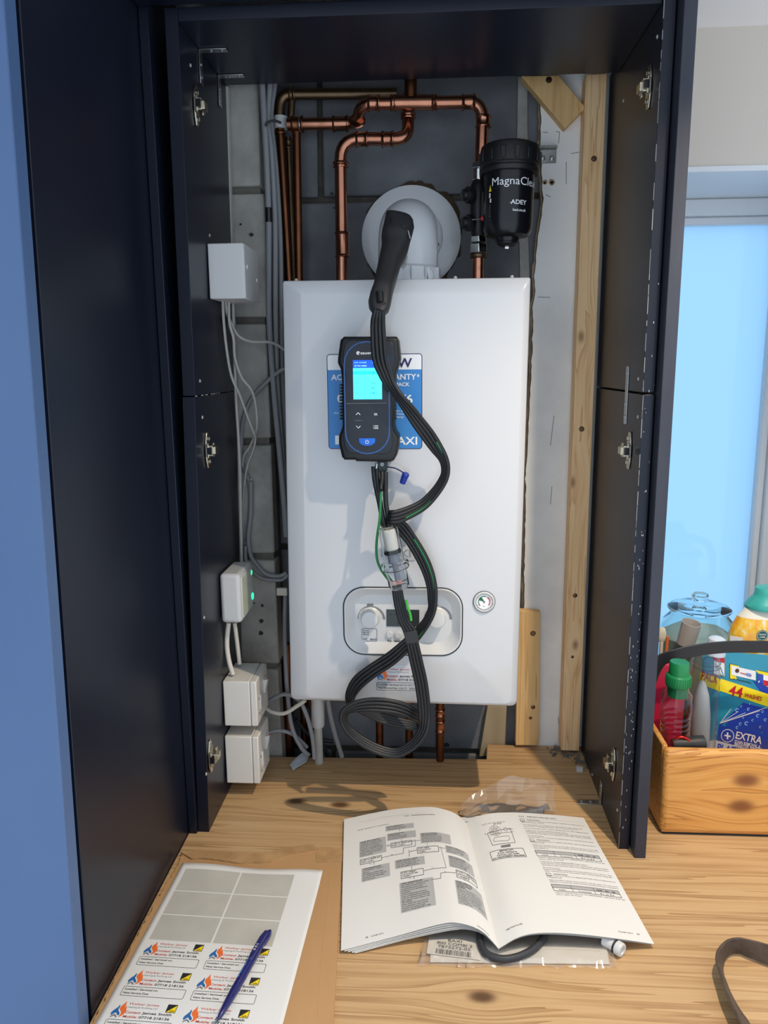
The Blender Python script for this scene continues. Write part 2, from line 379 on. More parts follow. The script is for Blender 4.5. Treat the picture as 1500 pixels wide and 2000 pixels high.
# brown mortar round the flue and the ragged plaster strip left on the wall
fl = PY(803, 465, .29)
def mr(t): return .098+.020*mnoise.noise((math.cos(t)*1.7, math.sin(t)*1.7, 3.3))+.007*mnoise.noise((math.cos(t)*7, math.sin(t)*7, 5))+.002*mnoise.noise((math.cos(t)*25, math.sin(t)*25, 5))
pat = [(fl.x+mr(t)*math.cos(t), YB-.016, fl.z+mr(t)*math.sin(t)) for t in [i*2*math.pi/110 for i in range(110)]]
part('mortar_patch', MB().prism(pat, (0, .01, 0)), BROWN, wb, smooth=False)
st = [PY(u, v, .285) for u, v in ((1012, 150), (1030, 150), (1030, 250), (1033, 330), (1030, 420), (1034, 545), (1040, 700), (1020, 700), (1016, 545), (1013, 400), (1010, 280))]
part('plaster_strip', MB().prism(st, (0, .008, 0)), BLOCK, wb, smooth=False)

def drill_hole(u, v, y, r, par):
    c = PY(u, v, y); part('drill_hole', MB().prism([c+V((r*random.uniform(.8, 1.3)*math.cos(i*.7), 0, r*random.uniform(.7, 1.1)*math.sin(i*.7))) for i in range(9)], (0, .001, 0)), INK, par, smooth=False)
for u, v, r in ((491, 458, .0035), (470, 438, .002), (512, 1183, .003), (510, 1213, .0045), (509, 1237, .0045), (496, 1178, .002)): drill_hole(u, v, .1965, r, wl)
for u, v, r in ((648, 378, .003), (653, 406, .0025), (872, 1455, .006)): drill_hole(u, v, YB-.0135, r, wb)

edge = [(1056, 130), (1056, 190), (1057, 240), (1055, 280), (1059, 305), (1057, 330), (1061, 388), (1058, 420), (1050, 470), (1047, 500), (1044, 540), (1047, 568), (1041, 600), (1040, 680),
        (1036, 760), (1034, 800), (1030, 870), (1027, 935), (1027, 1000), (1025, 1080), (1023, 1190), (1020, 1300), (1015, 1450), (1013, 1500)]
def ragged(px, y, amp, dx=0):
    P = [PY(u+dx, v, y) for u, v in px]; out = []
    for a, b in zip(P[:-1], P[1:]):
        n = max(2, int((a-b).length/.008))
        for i in range(n): q = a.lerp(b, i/n); out.append(V((q.x+amp*mnoise.noise((q.z*60, 3, y*50))+amp*.7*mnoise.noise((q.z*190, 9, 1)), y, q.z)))
    return out
eg = ragged(edge, YW, .0022)
wr = MB(); wr.prism([V((.395, YW, eg[0].z))]+eg+[V((.395, YW, eg[-1].z))], (0, .014, 0), 0, side=1)
eg2 = ragged(edge, YW+.014, .003, -5); wr.prism([V((.395, YW+.014, eg2[0].z))]+eg2+[V((.395, YW+.014, eg2[-1].z))], (0, .021, 0), 1)
wr.box(.38, .42, YW+.001, .58, -.06, ZC, 2); wr.box(.82, 2.4, YW, .58, -.06, ZC, 2)
wr.box(.42, .82, YW, .58, 1.127, ZC, 2); wr.box(.42, .82, YW, .58, -.06, .03, 2)
wro = part('wall_right', wr, [PLASTER, PEDGE, WALLG], kind='structure', smooth=False)
# raw dots of plaster, fixing holes and pencil marks on the white lining
def mark(u, v, r, m, name='fixing_hole', n=9):
    c = PY(u, v, YW-.0006); part(name, MB().prism([c+V((r*(1+random.uniform(-.3, .3))*math.cos(i*6.283/n), 0, r*(1+random.uniform(-.3, .3))*math.sin(i*6.283/n))) for i in range(n)], (0, .001, 0)), m, wro, smooth=False)
for a in ((1064, 356, .0045, PEDGE), (1064, 357, .002, BROWN), (1078, 356, .006, PEDGE), (1078, 356, .0025, BROWN), (1066, 289, .005, PEDGE)): mark(*a)
pm = Print(plane_fn(V((0, YW-.0002, 0)), (1, 0, 0), (0, 0, 1)))
for a, b in (((1086, 257), (1093, 258)), ((1093, 258), (1091, 280)), ((1060, 258), (1070, 259)), ((1115, 300), (1138, 296)), ((1106, 316), (1106, 360)), ((1050, 580), (1075, 581)), ((1075, 870), (1082, 812)), ((1078, 950), (1075, 985)), ((1090, 1400), (1092, 1420)), ((1066, 380), (1075, 385))):
    p, q = PY(*a, YW), PY(*b, YW); pm.line([(p.x, p.z), (q.x, q.z)], .0011, INKM, 0)
pm.done(wro, 'pencil_mark')

win = MB()
def ring(mb, x0, x1, z0, z1, w_, y0, y1, mi=0):
    mb.box(x0, x1, y0, y1, z1-w_, z1, mi); mb.box(x0, x1, y0, y1, z0, z0+w_, mi); mb.box(x0, x0+w_, y0, y1, z0+w_, z1-w_, mi); mb.box(x1-w_, x1, y0, y1, z0+w_, z1-w_, mi)
ring(win, .42, .82, .055, 1.117, .034, .494, .57)
wn = part('window_1', win, UPVC, bev=.003, kind='structure')
sb = MB(); ring(sb, .454, .786, .089, 1.083, .0165, .507, .555); part('glazing_bead', sb, UPVC, wn, bev=.004)
part('pane', MB().add([(.470, .528, .105), (.770, .528, .105), (.770, .528, 1.067), (.470, .528, 1.067)], [(0, 1, 2, 3)]), PANE, wn, smooth=False)
part('trim_1', MB().box(.42, .82, YW-.003, .494, 1.117, 1.127), UPVC, kind='structure', bev=.001)
part('trim_2', MB().box(.81, .82, YW-.003, .494, .055, 1.117), UPVC, kind='structure', bev=.001)
part('trim_3', MB().box(.42, .82, YW-.012, .494, .03, .055), UPVC, kind='structure', bev=.003)

# ================================================================== worktop
wt = MB().prism([V(p) for p in ((-.366, -.60, 0), (1.7, -.60, 0), (1.7, .262, 0), (.163, .262, 0), (.1575, .200, 0), (-.20, .191, 0), (-.31, .189, 0), (-.366, .189, 0))], (0, 0, -.038))
wto = tag(part('worktop', wt, WT, bev=.0015, smooth=False), 'oak-effect worktop with dark knots, notched at the back under the boiler', 'worktop')

part('light_stop', MB().box(-.366, 1.7, -.56, .18, -.86, -.0385).box(-.366, 1.7, .18, YB+.03, -.86, -.20), NAVYE, wto)  # unseen boxes, added to stop light leaking up through the back gap

# ================================================================== tall unit on the left
def yt(z): return -.486+.037*z
tu = thing('tall_unit', (-.7, -.1, -.85), 'tall dark blue kitchen unit filling the left edge of the photo', 'cabinet')
def lean(x0, x1, d0, d1, z0, z1):
    return MB().hexa([(x0, yt(z0)+d0, z0), (x1, yt(z0)+d0, z0), (x1, d1 if d1 > .1 else yt(z0)+d1, z0), (x0, d1 if d1 > .1 else yt(z0)+d1, z0),
                      (x0, yt(z1)+d0, z1), (x1, yt(z1)+d0, z1), (x1, d1 if d1 > .1 else yt(z1)+d1, z1), (x0, d1 if d1 > .1 else yt(z1)+d1, z1)])
part('door', lean(-1.0, -.3665, 0, .024, -.80, 1.345), NAVYD, tu, bev=.0015, label='satin door front with blue sky sheen painted into its colour')
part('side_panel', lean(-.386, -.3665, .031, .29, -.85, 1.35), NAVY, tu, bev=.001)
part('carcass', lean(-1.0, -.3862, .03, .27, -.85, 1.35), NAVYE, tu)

# ================================================================== cabinet built round the boiler
YF = -.075
cab = thing('boiler_cabinet', (0, .05, 0), 'navy open-fronted cupboard carcass without doors standing round the white boiler', 'cabinet')
def xl(z): return -.332+(.0165*z/.737 if z < .737 else .0165+.0055*(z-.737)/.52)
def lpanel(z0, z1):
    return MB().hexa([(xl(z0)-.019, YF+.003, z0), (xl(z0), YF+.003, z0), (xl(z0), .177, z0), (xl(z0)-.019, .177, z0), (xl(z1)-.019, YF, z1), (xl(z1), YF, z1), (xl(z1), .177, z1), (xl(z1)-.019, .177, z1)])
part('side_panel', lpanel(0, .7365), NAVY, cab, bev=.0006)
part('side_panel', lpanel(.738, 1.274), NAVY, cab, bev=.0006)
XR = .3535
part('side_panel', MB().box(XR, XR+.0165, -.084, .2436, 0, .7365), [NAVY], cab, bev=.0007)
part('side_panel', MB().box(XR, XR+.0165, -.082, .2436, .7395, 1.274), [NAVY], cab, bev=.0007)
part('groove_filler', MB().box(XR+.0166, XR+.0195, -.066, .24, 0, 1.30), NAVY, cab)
part('end_panel', MB().box(XR+.0197, XR+.0375, -.107, .2645, 0, 1.3535), NAVYE, cab, bev=.001, label='end panel standing forward of the carcass on the right')
part('end_filler', MB().box(-.3655, -.3515, -.078, .17, 0, 1.30), NAVY, cab, bev=.001)
part('top_panel', MB().box(-.3098, XR-.0003, YF, .176, 1.2562, 1.274), NAVY, cab, bev=.0006)
part('pelmet', MB().box(-.364, XR+.0195, YF-.026, YF-.006, 1.2745, 1.3535), NAVY, cab, bev=.001)
part('back_edge_strip', MB().hexa([(xl(.3)-.002, .181, .3), (xl(.3)+.0025, .181, .3), (xl(.3)+.0025, .19, .3), (xl(.3)-.002, .19, .3), (xl(1.25)-.002, .178, 1.255), (xl(1.25)+.003, .178, 1.255), (xl(1.25)+.003, .19, 1.255), (xl(1.25)-.002, .19, 1.255)]), GREYW, cab, label='raw pale board edge')
# worn pale arrises on the right-hand panels
for z0, z1, y in ((.002, .735, -.0845), (.741, 1.272, -.0825)):
    mb = MB(); z = z0
    while z < z1:
        h = random.uniform(.006, .03); wd = random.uniform(.0002, .0008)
        mb.box(XR-.0002, XR+wd, y-.0001, y+.0006, z, min(z+h, z1)); z += h*random.choice((1.05, 1.4, 2.2))
    part('worn_edge', mb, GREYC, cab, smooth=False, kind='stuff')
mb = MB()
for _ in range(60):
    z = random.triangular(.02, 1.0, .25); x = XR+random.uniform(.002, .0155); mb.box(x, x+random.uniform(.0003, .0011), -.0843, -.0838, z, z+random.uniform(.0004, .004))
part('scuff_mark', mb, GREYW, cab, smooth=False, kind='stuff')
mb = MB()
for z, c in ((.7373, 14),):
    for _ in range(c):
        y = random.uniform(YF+.004, .17); mb.box(xl(z)-.0003, xl(z)+.0003, y, y+random.uniform(.003, .012), z-.0004, z+.0008)
part('chipped_joint', mb, GREYW, cab, smooth=False, kind='stuff')
def hinge(P, sx):
    P = V(P); N = V((sx, 0, 0)); Yv = V((0, 1, 0)); Z = V((0, 0, 1)); mb = MB()
    lob = []
    for t in range(24):
        a = t*2*math.pi/24; wdt = .0085 if abs(math.sin(a)) > .55 else .0105
        lob.append(P+Yv*(math.cos(a)*wdt)+Z*(math.copysign(min(abs(math.sin(a))*1.15, 1), math.sin(a))*.029))
    mb.prism(lob, N*.0035)
    o = part('hinge_plate', mb, NICKEL, cab, bev=.0012)
    arm = MB(); arm.obox(P+N*.007, Yv, Z, N, .011, .0085, .006); arm.obox(P+N*.0125+Yv*.004, Yv, Z, N, .009, .006, .0035)
    arm.obox(P+N*.009+Yv*.012, Yv, Z, N, .004, .011, .0012); arm.obox(P+N*.006-Yv*.0105, Yv, Z, N, .0035, .0115, .0015)
    part('hinge_arm', arm, NICKEL, o, bev=.0008)
    part('arm_slot', MB().obox(P+N*.009-Yv*.0112, Yv, Z, N, .004, .0055, .0035), BLKG, o)
    for s in (-1, 1): screw(P+N*.0036+Z*(.0185*s)+Yv*.002, N, .0042, NICKEL, o)
for u, v in ((370, 205), (401, 880), (420, 1480)):
    q = PX(u, v, -.318); hinge((xl(q.z), q.y+.005, q.z), 1)
for u, v in ((1270, 170), (1231, 880), (1200, 1493)):
    q = PX(u, v, XR); hinge((XR, q.y, q.z), -1)
def bracket(c, lx, lz, wy, sx, sz, name='corner_bracket'):
    """L of steel strip in a corner c: one leg along X, one along Z"""
    c = V(c); t = .0016
    a = MB().box(min(c.x, c.x+sx*lx), max(c.x, c.x+sx*lx), c.y-wy/2, c.y+wy/2, min(c.z, c.z+sz*t), max(c.z, c.z+sz*t))
    a.box(min(c.x, c.x+sx*t), max(c.x, c.x+sx*t), c.y-wy/2, c.y+wy/2, min(c.z, c.z+sz*lz), max(c.z, c.z+sz*lz))
    o = part(name, a, STEEL, cab, bev=.0004)
    for k in (.42, .8):
        screw(c+V((sx*lx*k, 0, sz*t)), (0, 0, sz), .0032, STEEL, o); screw(c+V((sx*t, 0, sz*lz*k)), (sx, 0, 0), .0032, STEEL, o)
q = PZ(383, 98, 1.2562); bracket((xl(1.25)+.0004, q.y, 1.2558), .043, .048, .014, 1, -1)
q = PZ(418, 148, 1.2562); bracket((xl(1.25)+.0004, q.y, 1.2558), .043, .048, .014, 1, -1)
q = PZ(1168, 1568, 0); bracket((XR-.0004, q.y, .0003), .042, .042, .014, -1, 1)
q = PX(1225, 772, XR); o = part('joining_plate', MB().box(XR-.002, XR-.0003, q.y-.0075, q.y+.0075, q.z-.045, q.z+.045), STEEL, cab, bev=.0005)
for k in (-.034, -.014, .014, .034): screw((XR-.002, q.y, q.z+k), (-1, 0, 0), .003, STEEL, o)
for u, v in ((362, 128), (403, 460), (387, 744), (393, 815), (405, 1206), (416, 1512)): q = PX(u, v, -.318); screw((xl(q.z), q.y, q.z), (1, 0, 0), .0028, GREYW, cab)
for u, v in ((1284, 72), (1218, 197), (1247, 740), (1246, 814), (1206, 1582), (1157, 1513)): q = PX(u, v, XR); screw((XR, q.y, q.z), (-1, 0, 0), .0028, GREYW, cab)

# ================================================================== timbers
def timber(name, poly_px, y0, y1, m, label, screws=(), bev=.0015):
    P = [PY(u, v, y0) for u, v in poly_px]; o = part(name, MB().prism(P, (0, y1-y0, 0)), m, bev=bev, smooth=False)
    tag(o, label, 'timber')
    for u, v, r in screws: screw(PY(u, v, y0), (0, -1, 0), r, BRASSD, o)
    return o
timber('timber_batten', ((1145, 145), (1186, 143), (1131, 1467), (1096, 1466)), .2255, .2645, PINE, 'long upright knotty pine batten against the right-hand navy panel', ((1160, 310, .005), (1136, 838, .005), (1123, 1163, .0045), (1118, 1283, .003)))
timber('timber_batten', ((1012, 1192), (1056, 1196), (1052, 1456), (1007, 1456)), .2465, .2645, PINE2, 'short warm pine batten at the lower right of the boiler', ((1041, 1237, .0055), (1041, 1381, .0045), (1036, 1402, .0035)))
timber('timber_brace', ((1018, 148), (1092, 147), (1144, 210), (1104, 251)), .240, .264, PINE2, 'diagonal pine offcut screwed at the top right corner', ((1072, 156, .0055),))
timber('timber_offcut', ((952, 1380), (990, 1380), (985, 1476), (936, 1478)), .268, .288, mottled('pale_board', [(.3, (150, 136, 110)), (.7, (176, 160, 130))], 10, .7, stretch=(3, 1, .2)), 'pale narrow board standing against the wall under the boiler')
# galvanised lug left on the white wall
q0, q1 = PY(1036, 288, .262), PY(1086, 318, .262)
lug = MB().box(q0.x, q1.x, .2615, .2645, q1.z, q0.z-.004); lug.box(q0.x, q1.x, .250, .2645, q0.z-.004, q0.z)
lo = tag(part('steel_lug', lug, mottled('dirty_zinc', [(.3, (120, 124, 120)), (.7, (170, 172, 168))], 60, .5, metal=.8), bev=.0006), 'short dirty galvanised steel angle screwed to the white wall', 'bracket')
for u in (1042, 1060, 1078): screw(PY(u, 309, .2614), (0, -1, 0), .0045, STEEL, lo)

# ================================================================== boiler
bo = thing('boiler', (0, .14, .21), 'white wall-hung combi boiler with a round-cornered control panel and a small pressure gauge', 'boiler')
c4 = [PY(u, v, .006) for u, v in ((567, 1367), (1010, 1380), (1037, 541), (551, 548))]
def quad(d=0, r=.011, n=5):
    """rounded outline of the casing, optionally inset (dl, dr, db, dt)"""
    dl, dr, db, dt = d if isinstance(d, tuple) else (d,)*4
    a, b, c, e = [V((p.x, p.z)) for p in c4]
    a += V((dl, db)); b += V((-dr, db)); c += V((-dr, -dt)); e += V((dl, -dt)); pts = []
    P = [a, b, c, e]; rad = [r, r, r*.4, r*.4]
    for i in range(4):
        p, q, s_ = P[i-1], P[i], P[(i+1) % 4]; u = (p-q).normalized()*rad[i]; w_ = (s_-q).normalized()*rad[i]
        for k in range(n+1):
            t = k/n; pts.append(tuple(q+u*(1-t)**2+w_*t**2))
    return pts
rings = [(quad((.031, .012, .008, .022), .012), 0.), (quad((.029, .011, .007, .020), .012), .0004), (quad((.0045, .002, .001, .003), .012), .0062), (quad((.0012, .0006, .0004, .0008)), .0082), (quad(0), .011), (quad(0), .055), (quad(.001), .279)]
cs = MB(); n = len(rings[0][0])
for a in range(len(rings)-1):
    pass
vs = [(x, y, z) for r_, y in rings for x, z in r_]
cs.add(vs, [(i*n+k, i*n+(k+1) % n, (i+1)*n+(k+1) % n, (i+1)*n+k) for i in range(len(rings)-1) for k in range(n)]+[tuple((len(rings)-1)*n+k for k in range(n))])
# front face with the opening of the control panel
cpx = [PY(u, v, 0) for u, v in ((674, 1276), (901, 1276), (901, 1150), (674, 1150))]
cx0, cx1, cz0, cz1 = cpx[0].x, cpx[1].x, cpx[0].z, cpx[2].z
hole = rrect2(cx0, cz0, cx1, cz1, .034, 8)
b = bmesh.new(); lo = [b.verts.new((x, 0, z)) for x, z in rings[0][0]]; hi = [b.verts.new((x, 0, z)) for x, z in hole]
es = [b.edges.new((L[i], L[(i+1) % len(L)])) for L in (lo, hi) for i in range(len(L))]
bmesh.ops.triangle_fill(b, edges=es, use_beauty=True); b.verts.index_update()
cs.add([tuple(v.co) for v in b.verts], [tuple(v.index for v in f.verts) for f in b.faces]); b.free()
me = cs.mesh('casing', WHITE, ang=.5); bm_ = bmesh.new(); bm_.from_mesh(me); bmesh.ops.remove_doubles(bm_, verts=bm_.verts, dist=1e-5); bmesh.ops.recalc_face_normals(bm_, faces=bm_.faces); bm_.to_mesh(me); bm_.free(); me.set_sharp_from_angle(angle=.5)
link('casing', me, bo)
cp = MB(); cp.loft([[V((x, y, z)) for x, z in rrect2(cx0+d, cz0+d, cx1-d, cz1-d, max(.034-d*.4, .012), 8)] for d, y in ((-.0004, -.0008), (.0006, -.0016), (.002, -.0012), (.006, .004), (.012, .012), (.0165, .015))], False)
cp.add([(x, .015, z) for x, z in rrect2(cx0+.0165, cz0+.0165, cx1-.0165, cz1-.0165, .034-.0066, 8)], [tuple(range(36))])
panel = part('control_panel', cp, WHITEP, bo, ang=.5, fix=False)
rim = MB(); o_ = rrect2(cx0-.0012, cz0-.0012, cx1+.0012, cz1+.0012, .035, 8); rim.tube([V((x, -.0004, z)) for x, z in o_+o_[:1]], .0011, 6, False); part('panel_seal', rim, INK, bo, label='thin dark line around the control panel')
yp = .0146
pp = Print(plane_fn(V((0, yp, 0)), (1, 0, 0), (0, 0, 1)))
def XZ(u, v, y=0.): q = PY(u, v, y); return q.x, q.z
def knob(u, v, r):
    x, z = XZ(u, v, .006); mb = MB(); mb.lathe((x, yp, z), (0, -1, 0), [(r*1.08, 0), (r*1.08, .003), (r*.98, .0045), (r*.92, .017), (r*.86, .0195), (r*.5, .0202), (0, .0202)], 36)
    part('control_knob', mb, WHITEP, panel, ang=.6); return XZ(u, v, yp)
for u in (723, 853):
    x, z = knob(u, 1207, .0158)
    pp.arc(x, z, .0205, .0212, math.radians(95), math.radians(185), INK, 1); 
    P_ = []
    for i in range(15):
        t = math.radians(75-i*80/14); P_.append((x+(.0205+.0001*i)*math.cos(t), z+(.0205)*math.sin(t)))
    for i in range(14, -1, -1):
        t = math.radians(75-i*80/14); rr_ = .0215+.0045*i/14; P_.append((x+rr_*math.cos(t), z+rr_*math.sin(t)))
    pp.poly(P_, INKM, 1)
x, z = XZ(723, 1183, yp)
for k in range(7): pp.rect(x-.0052+k*.0016, z-.0035, x-.0042+k*.0016, z+.0035, INKM, 2)
pp.rect(x-.0056, z+.0022, x+.0056, z+.0028, INKM, 2); pp.rect(x-.0056, z-.003, x+.0056, z-.0024, INKM, 2)
x, z = XZ(853, 1187, yp); pp.rect(x-.005, z, x+.005, z+.002, INKM, 2); pp.rect(x-.001, z+.002, x+.001, z+.004, INKM, 2); pp.rect(x-.004, z+.0038, x+.004, z+.005, INKM, 2); pp.rect(x+.003, z-.003, x+.005, z, INKM, 2)
a, b_ = XZ(755, 1223, yp), XZ(819, 1191, yp)
part('display', MB().box(a[0], b_[0], yp-.0012, yp+.001, a[1], b_[1]), mat('display_grey', (50, 58, 58), .2), panel, bev=.0004, label='dark grey display window')
dp = Print(plane_fn(V((0, yp-.0013, 0)), (1, 0, 0), (0, 0, 1)))
x, z = XZ(776, 1217, yp)
for x0, z0, x1, z1 in ((0, .0, .001, .0055), (0, .0065, .001, .012), (.0012, -.0006, .0062, .0004), (.009, .0, .010, .0055), (.0102, .0055, .0145, .0065), (.015, .0, .016, .0055), (.0102, -.0006, .0145, .0004), (.0205, .006, .0275, .007), (.0205, .012, .0275, .013), (.0205, .006, .0213, .013), (.0267, .006, .0275, .013)): dp.rect(x+x0, z+z0, x+x1, z+z1, INK, 1)
for u in (763, 772, 781): x, z = XZ(u, 1200, yp); dp.disc(x, z, .0011, INK, 1, 8)
dp.done(panel, 'segment')
for u, v in ((761, 1240), (778, 1241)):
    x, z = XZ(u, v, .012); mb = MB(); mb.lathe((x, yp, z), (0, -1, 0), [(.0062, 0), (.0062, .002), (.0054, .003), (0, .0032)], 24); part('push_button', mb, WHITEP, panel)
x, z = XZ(778, 1253, yp); pp.text('RESET', x, z-.001, .0135, .0031, INK, True, 1, align='C')
x, z = XZ(761, 1252, yp); pp.line([(x-.003, z+.0012), (x+.002, z+.0012), (x+.003, z), (x+.002, z-.0014), (x-.002, z-.0014)], .0007, INK, 1); pp.poly([(x-.004, z+.0012), (x-.002, z+.0028), (x-.002, z-.0004)], INK, 1)
a, b_ = XZ(707, 1252, yp), XZ(736, 1228, yp)
pp.rrect(a[0], a[1], b_[0], b_[1], .002, INKN, .0006, 1); pp.poly([(a[0]+.006, a[1]), (a[0]+.009, a[1]-.0032), (a[0]+.012, a[1])], INKN, 1)
for k, s in enumerate(('Scan and', 'learn all', 'about me')): pp.text(s, a[0]+.0015, b_[1]-.0045-.0035*k, .0105, .0021, INK, True, 2)
pp.text('BAXI', b_[0]-.001, a[1]+.002, .0105, .003, INKN, True, 2, align='R')
for k in range(2): pp.rect(a[0]+.0015, a[1]+.0045-.0022*k, a[0]+.009, a[1]+.0052-.0022*k, INKM, 2)
pp.done(panel)
# pressure gauge
g = PY(945.5, 1175, 0); gz = lambda r, h: (r, h)
mb = MB(); mb.lathe((g.x, .001, g.z), (0, -1, 0), [(.0178, 0), (.0178, .003), (.0165, .0045), (.0150, .0045), (.0142, .002), (.0135, .0018)], 40); ga = part('pressure_gauge', mb, WHITEP, bo)
mb = MB(); mb.torus((g.x, -.0014, g.z), (0, -1, 0), .0178, .0008, 40, 6); part('gauge_seal', mb, INK, ga)
mb = MB(); mb.lathe((g.x, -.0008, g.z), (0, -1, 0), [(.0138, 0), (.0138, .0004), (0, .0004)], 40); mb2 = MB(); mb2.torus((g.x, -.0018, g.z), (0, -1, 0), .0128, .001, 40, 8)
part('gauge_dial', mb, INKW, ga); part('gauge_bezel', mb2, CHROME, ga)
gp = Print(plane_fn(V((g.x, -.0012, g.z)), (1, 0, 0), (0, 0, 1)))
D = math.radians
gp.arc(0, 0, .0088, .0102, D(70), D(205), mat('green_ink', (30, 110, 74), .5), 1); gp.poly([(0, 0), (.0088*math.cos(D(118)), .0088*math.sin(D(118))), (.0095*math.cos(D(140)), .0095*math.sin(D(140))), (.0088*math.cos(D(163)), .0088*math.sin(D(163)))], MATS['green_ink'], 1)
gp.arc(0, 0, .0085, .0104, D(-40), D(60), INKR, 1); gp.arc(0, 0, .0085, .0104, D(205), D(225), INKR, 1); gp.text('bar', 0, -.0085, .004, .002, INK, False, 2, align='C')
gp.line([(.001, -.002), (-.003, .0055)], .0008, INK, 3); gp.disc(0, 0, .0016, INKM, 4)
for k in range(11): t = D(225-27*k); gp.line([(.0072*math.cos(t), .0072*math.sin(t)), (.0082*math.cos(t), .0082*math.sin(t))], .0004, INK, 2)
gp.done(ga, 'dial_mark')
# embossed maker's plate behind the hoses
a, b_ = XZ(735, 1094, 0), XZ(812, 1066, 0)
pl = MB(); slab_y(pl, rrect2(a[0], a[1], b_[0], b_[1], .003), -.0016, .001, .0008); part('badge', pl, mat('badge_grey', (196, 199, 203), .3), bo)
bp = Print(plane_fn(V((0, -.0017, 0)), (1, 0, 0), (0, 0, 1))); bp.text('BAXI', (a[0]+b_[0])/2, a[1]+.006, .05, .013, mat('badge_line', (150, 154, 160), .3), True, 1, align='C'); bp.done(bo)
# blue warranty label
a, b_ = XZ(642, 877, 0), XZ(825, 690, 0); wl0, wl1 = a, b_
wp = Print(plane_fn(V((0, -.0006, 0)), (1, 0, 0), (0, 0, 1)))
base = part('warranty_label', MB().prism([V((x, -.0006, z)) for x, z in rrect2(a[0], a[1], b_[0], b_[1], .005)], (0, .0008, 0)), INKW, bo, smooth=False, label='blue and white self-adhesive label')
wz = XZ(740, 722, 0)[1]
ro = rrect2(a[0]+.0012, a[1]+.0012, b_[0]-.0012, b_[1]-.0012, .004)
wp.poly([(x, min(z, wz)) for x, z in ro], LBLUE, 1); wp.rrect(a[0]+.0006, a[1]+.0006, b_[0]-.0006, b_[1]-.0006, .0045, INKN, .0011, 2)
def wt_(s, ur, v, wpx, hpx, m, bold=True, al='R'):
    x, z = XZ(ur, v, 0); wp.text(s, x, z, wpx*.000823, hpx*.000823, m, bold, 3, align=al)
wt_('NOW', 805, 717, 68, 17, INKN); wt_('ACTIVATE WARRANTY', 813, 741, 165, 10.5, INKW); wt_('*', 819, 741, 4.5, 10, INKW)
wt_('CARE PACK', 800, 754, 56, 7, INKW); wt_('0', 672, 786, 13, 16, INKW); wt_('76', 806, 787, 26, 16, INKW)
for k, s in enumerate(('30 days of', 'or service', 'warranty')): wt_(s, 789, 804+6*k, 30, 4, INKW, False)
wt_('the Baxi', 676, 808, 24, 4, INKW, False); wt_('BAXI', 815, 868, 53, 15, INKW)
x, z = XZ(655, 868, 0); wp.rect(x, z, x+.019, z+.0145, INKW, 2)
wp.done(base)
# service sticker at the foot of the casing
def logo(p, a, b, h):
    """flame-and-drop emblem, height h, lower-left corner at (a, b)"""
    s = h; W_ = .74
    def blob(pts, m): p.poly([(a+s*W_*x, b+s*y) for x, y in catmull(pts, 3, True)], m, 3)
    blob(((.02, .26), (.12, .44), (.28, .60), (.36, .78), (.42, .60), (.40, .48), (.48, .38), (.58, .30), (.62, .18), (.50, .16), (.34, .30), (.20, .22), (.10, .14)), INKB)
    blob(((.60, .06), (.78, .12), (.92, .28), (.94, .46), (.88, .62), (.80, .74), (.76, .62), (.74, .82), (.68, 1.0), (.62, .86), (.50, .72), (.46, .58), (.52, .46), (.64, .36), (.70, .22)), INKO)
    p.poly([(a+s*W_*x, b+s*y) for x, y in ((.08, .0), (.08, .08), (.30, .22), (.52, .08), (.52, .0), (.30, .12))], INKM, 3)
def gas(p, a, b, s):
    p.rect(a, b, a+s, b+s, INK, 3); p.poly([(a+s*.06, b+s*.06), (a+s*.94, b+s*.06), (a+s*.94, b+s*.9)], INKY, 4); p.text('safe', a+s*.86, b+s*.12, s*.5, s*.2, INK, True, 5, align='R')
def service(p, a, b, S=1.):
    """one service label, (a, b) its top-left corner"""
    logo(p, a+.001*S, b-.026*S, .0255*S); gas(p, a+.0685*S, b-.0135*S, .0125*S)
    p.text('Walker James', a+.0185*S, b-.0055*S, .039*S, .0033*S, INKR, False, 3); p.text('Heating & Plumbing Ltd', a+.0185*S, b-.0100*S, .038*S, .0022*S, INKM, False, 3)
    p.text('Contact:', a+.0185*S, b-.0182*S, .0205*S, .0034*S, INKR, True, 3); p.text('James Smith', a+.0405*S, b-.0182*S, .0375*S, .0034*S, INK, True, 3)
    p.text('Mobile:', a+.0185*S, b-.0248*S, .0180*S, .0034*S, INKR, True, 3); p.text('07718 218136', a+.0385*S, b-.0248*S, .0390*S, .0034*S, INK, True, 3)
    p.rrect(a+.0005*S, b-.0432*S, a+.083*S, b-.0285*S, .002*S, INK, .0006*S, 3)
    p.text('Installed / Serviced on:', a+.003*S, b-.0340*S, .044*S, .0027*S, INK, True, 3); p.text('Next Service Due:', a+.003*S, b-.0400*S, .034*S, .0027*S, INK, True, 3)
a = XZ(735, 1302, 0)
sp = Print(plane_fn(V((0, -.0004, 0)), (1, 0, 0), (0, 0, 1)))
stk = part('service_sticker', MB().box(a[0]-.002, a[0]+.088, -.0004, .0004, a[1]-.046, a[1]+.004), WHITE, bo, smooth=False)
service(sp, a[0], a[1], .98)
sp.text('14 OCT 2025', a[0]+.0475, a[1]-.0335, .031, .003, INK, False, 4); sp.text('OCT  2026', a[0]+.0390, a[1]-.0398, .030, .0032, INK, False, 4)
sp.rrect(a[0]+.0008, a[1]-.0358, a[0]+.0180, a[1]-.0292, .003, INK, .0005, 4)
sp.done(stk)
for u in (594, 887, 991): q = PY(u, 541, .12); part('casing_screw', MB().lathe((q.x, .04, c4[2].z-.002), (0, 0, 1), [(.003, 0), (.003, .006), (.002, .0085), (0, .009)], 12), WHITEP, bo)

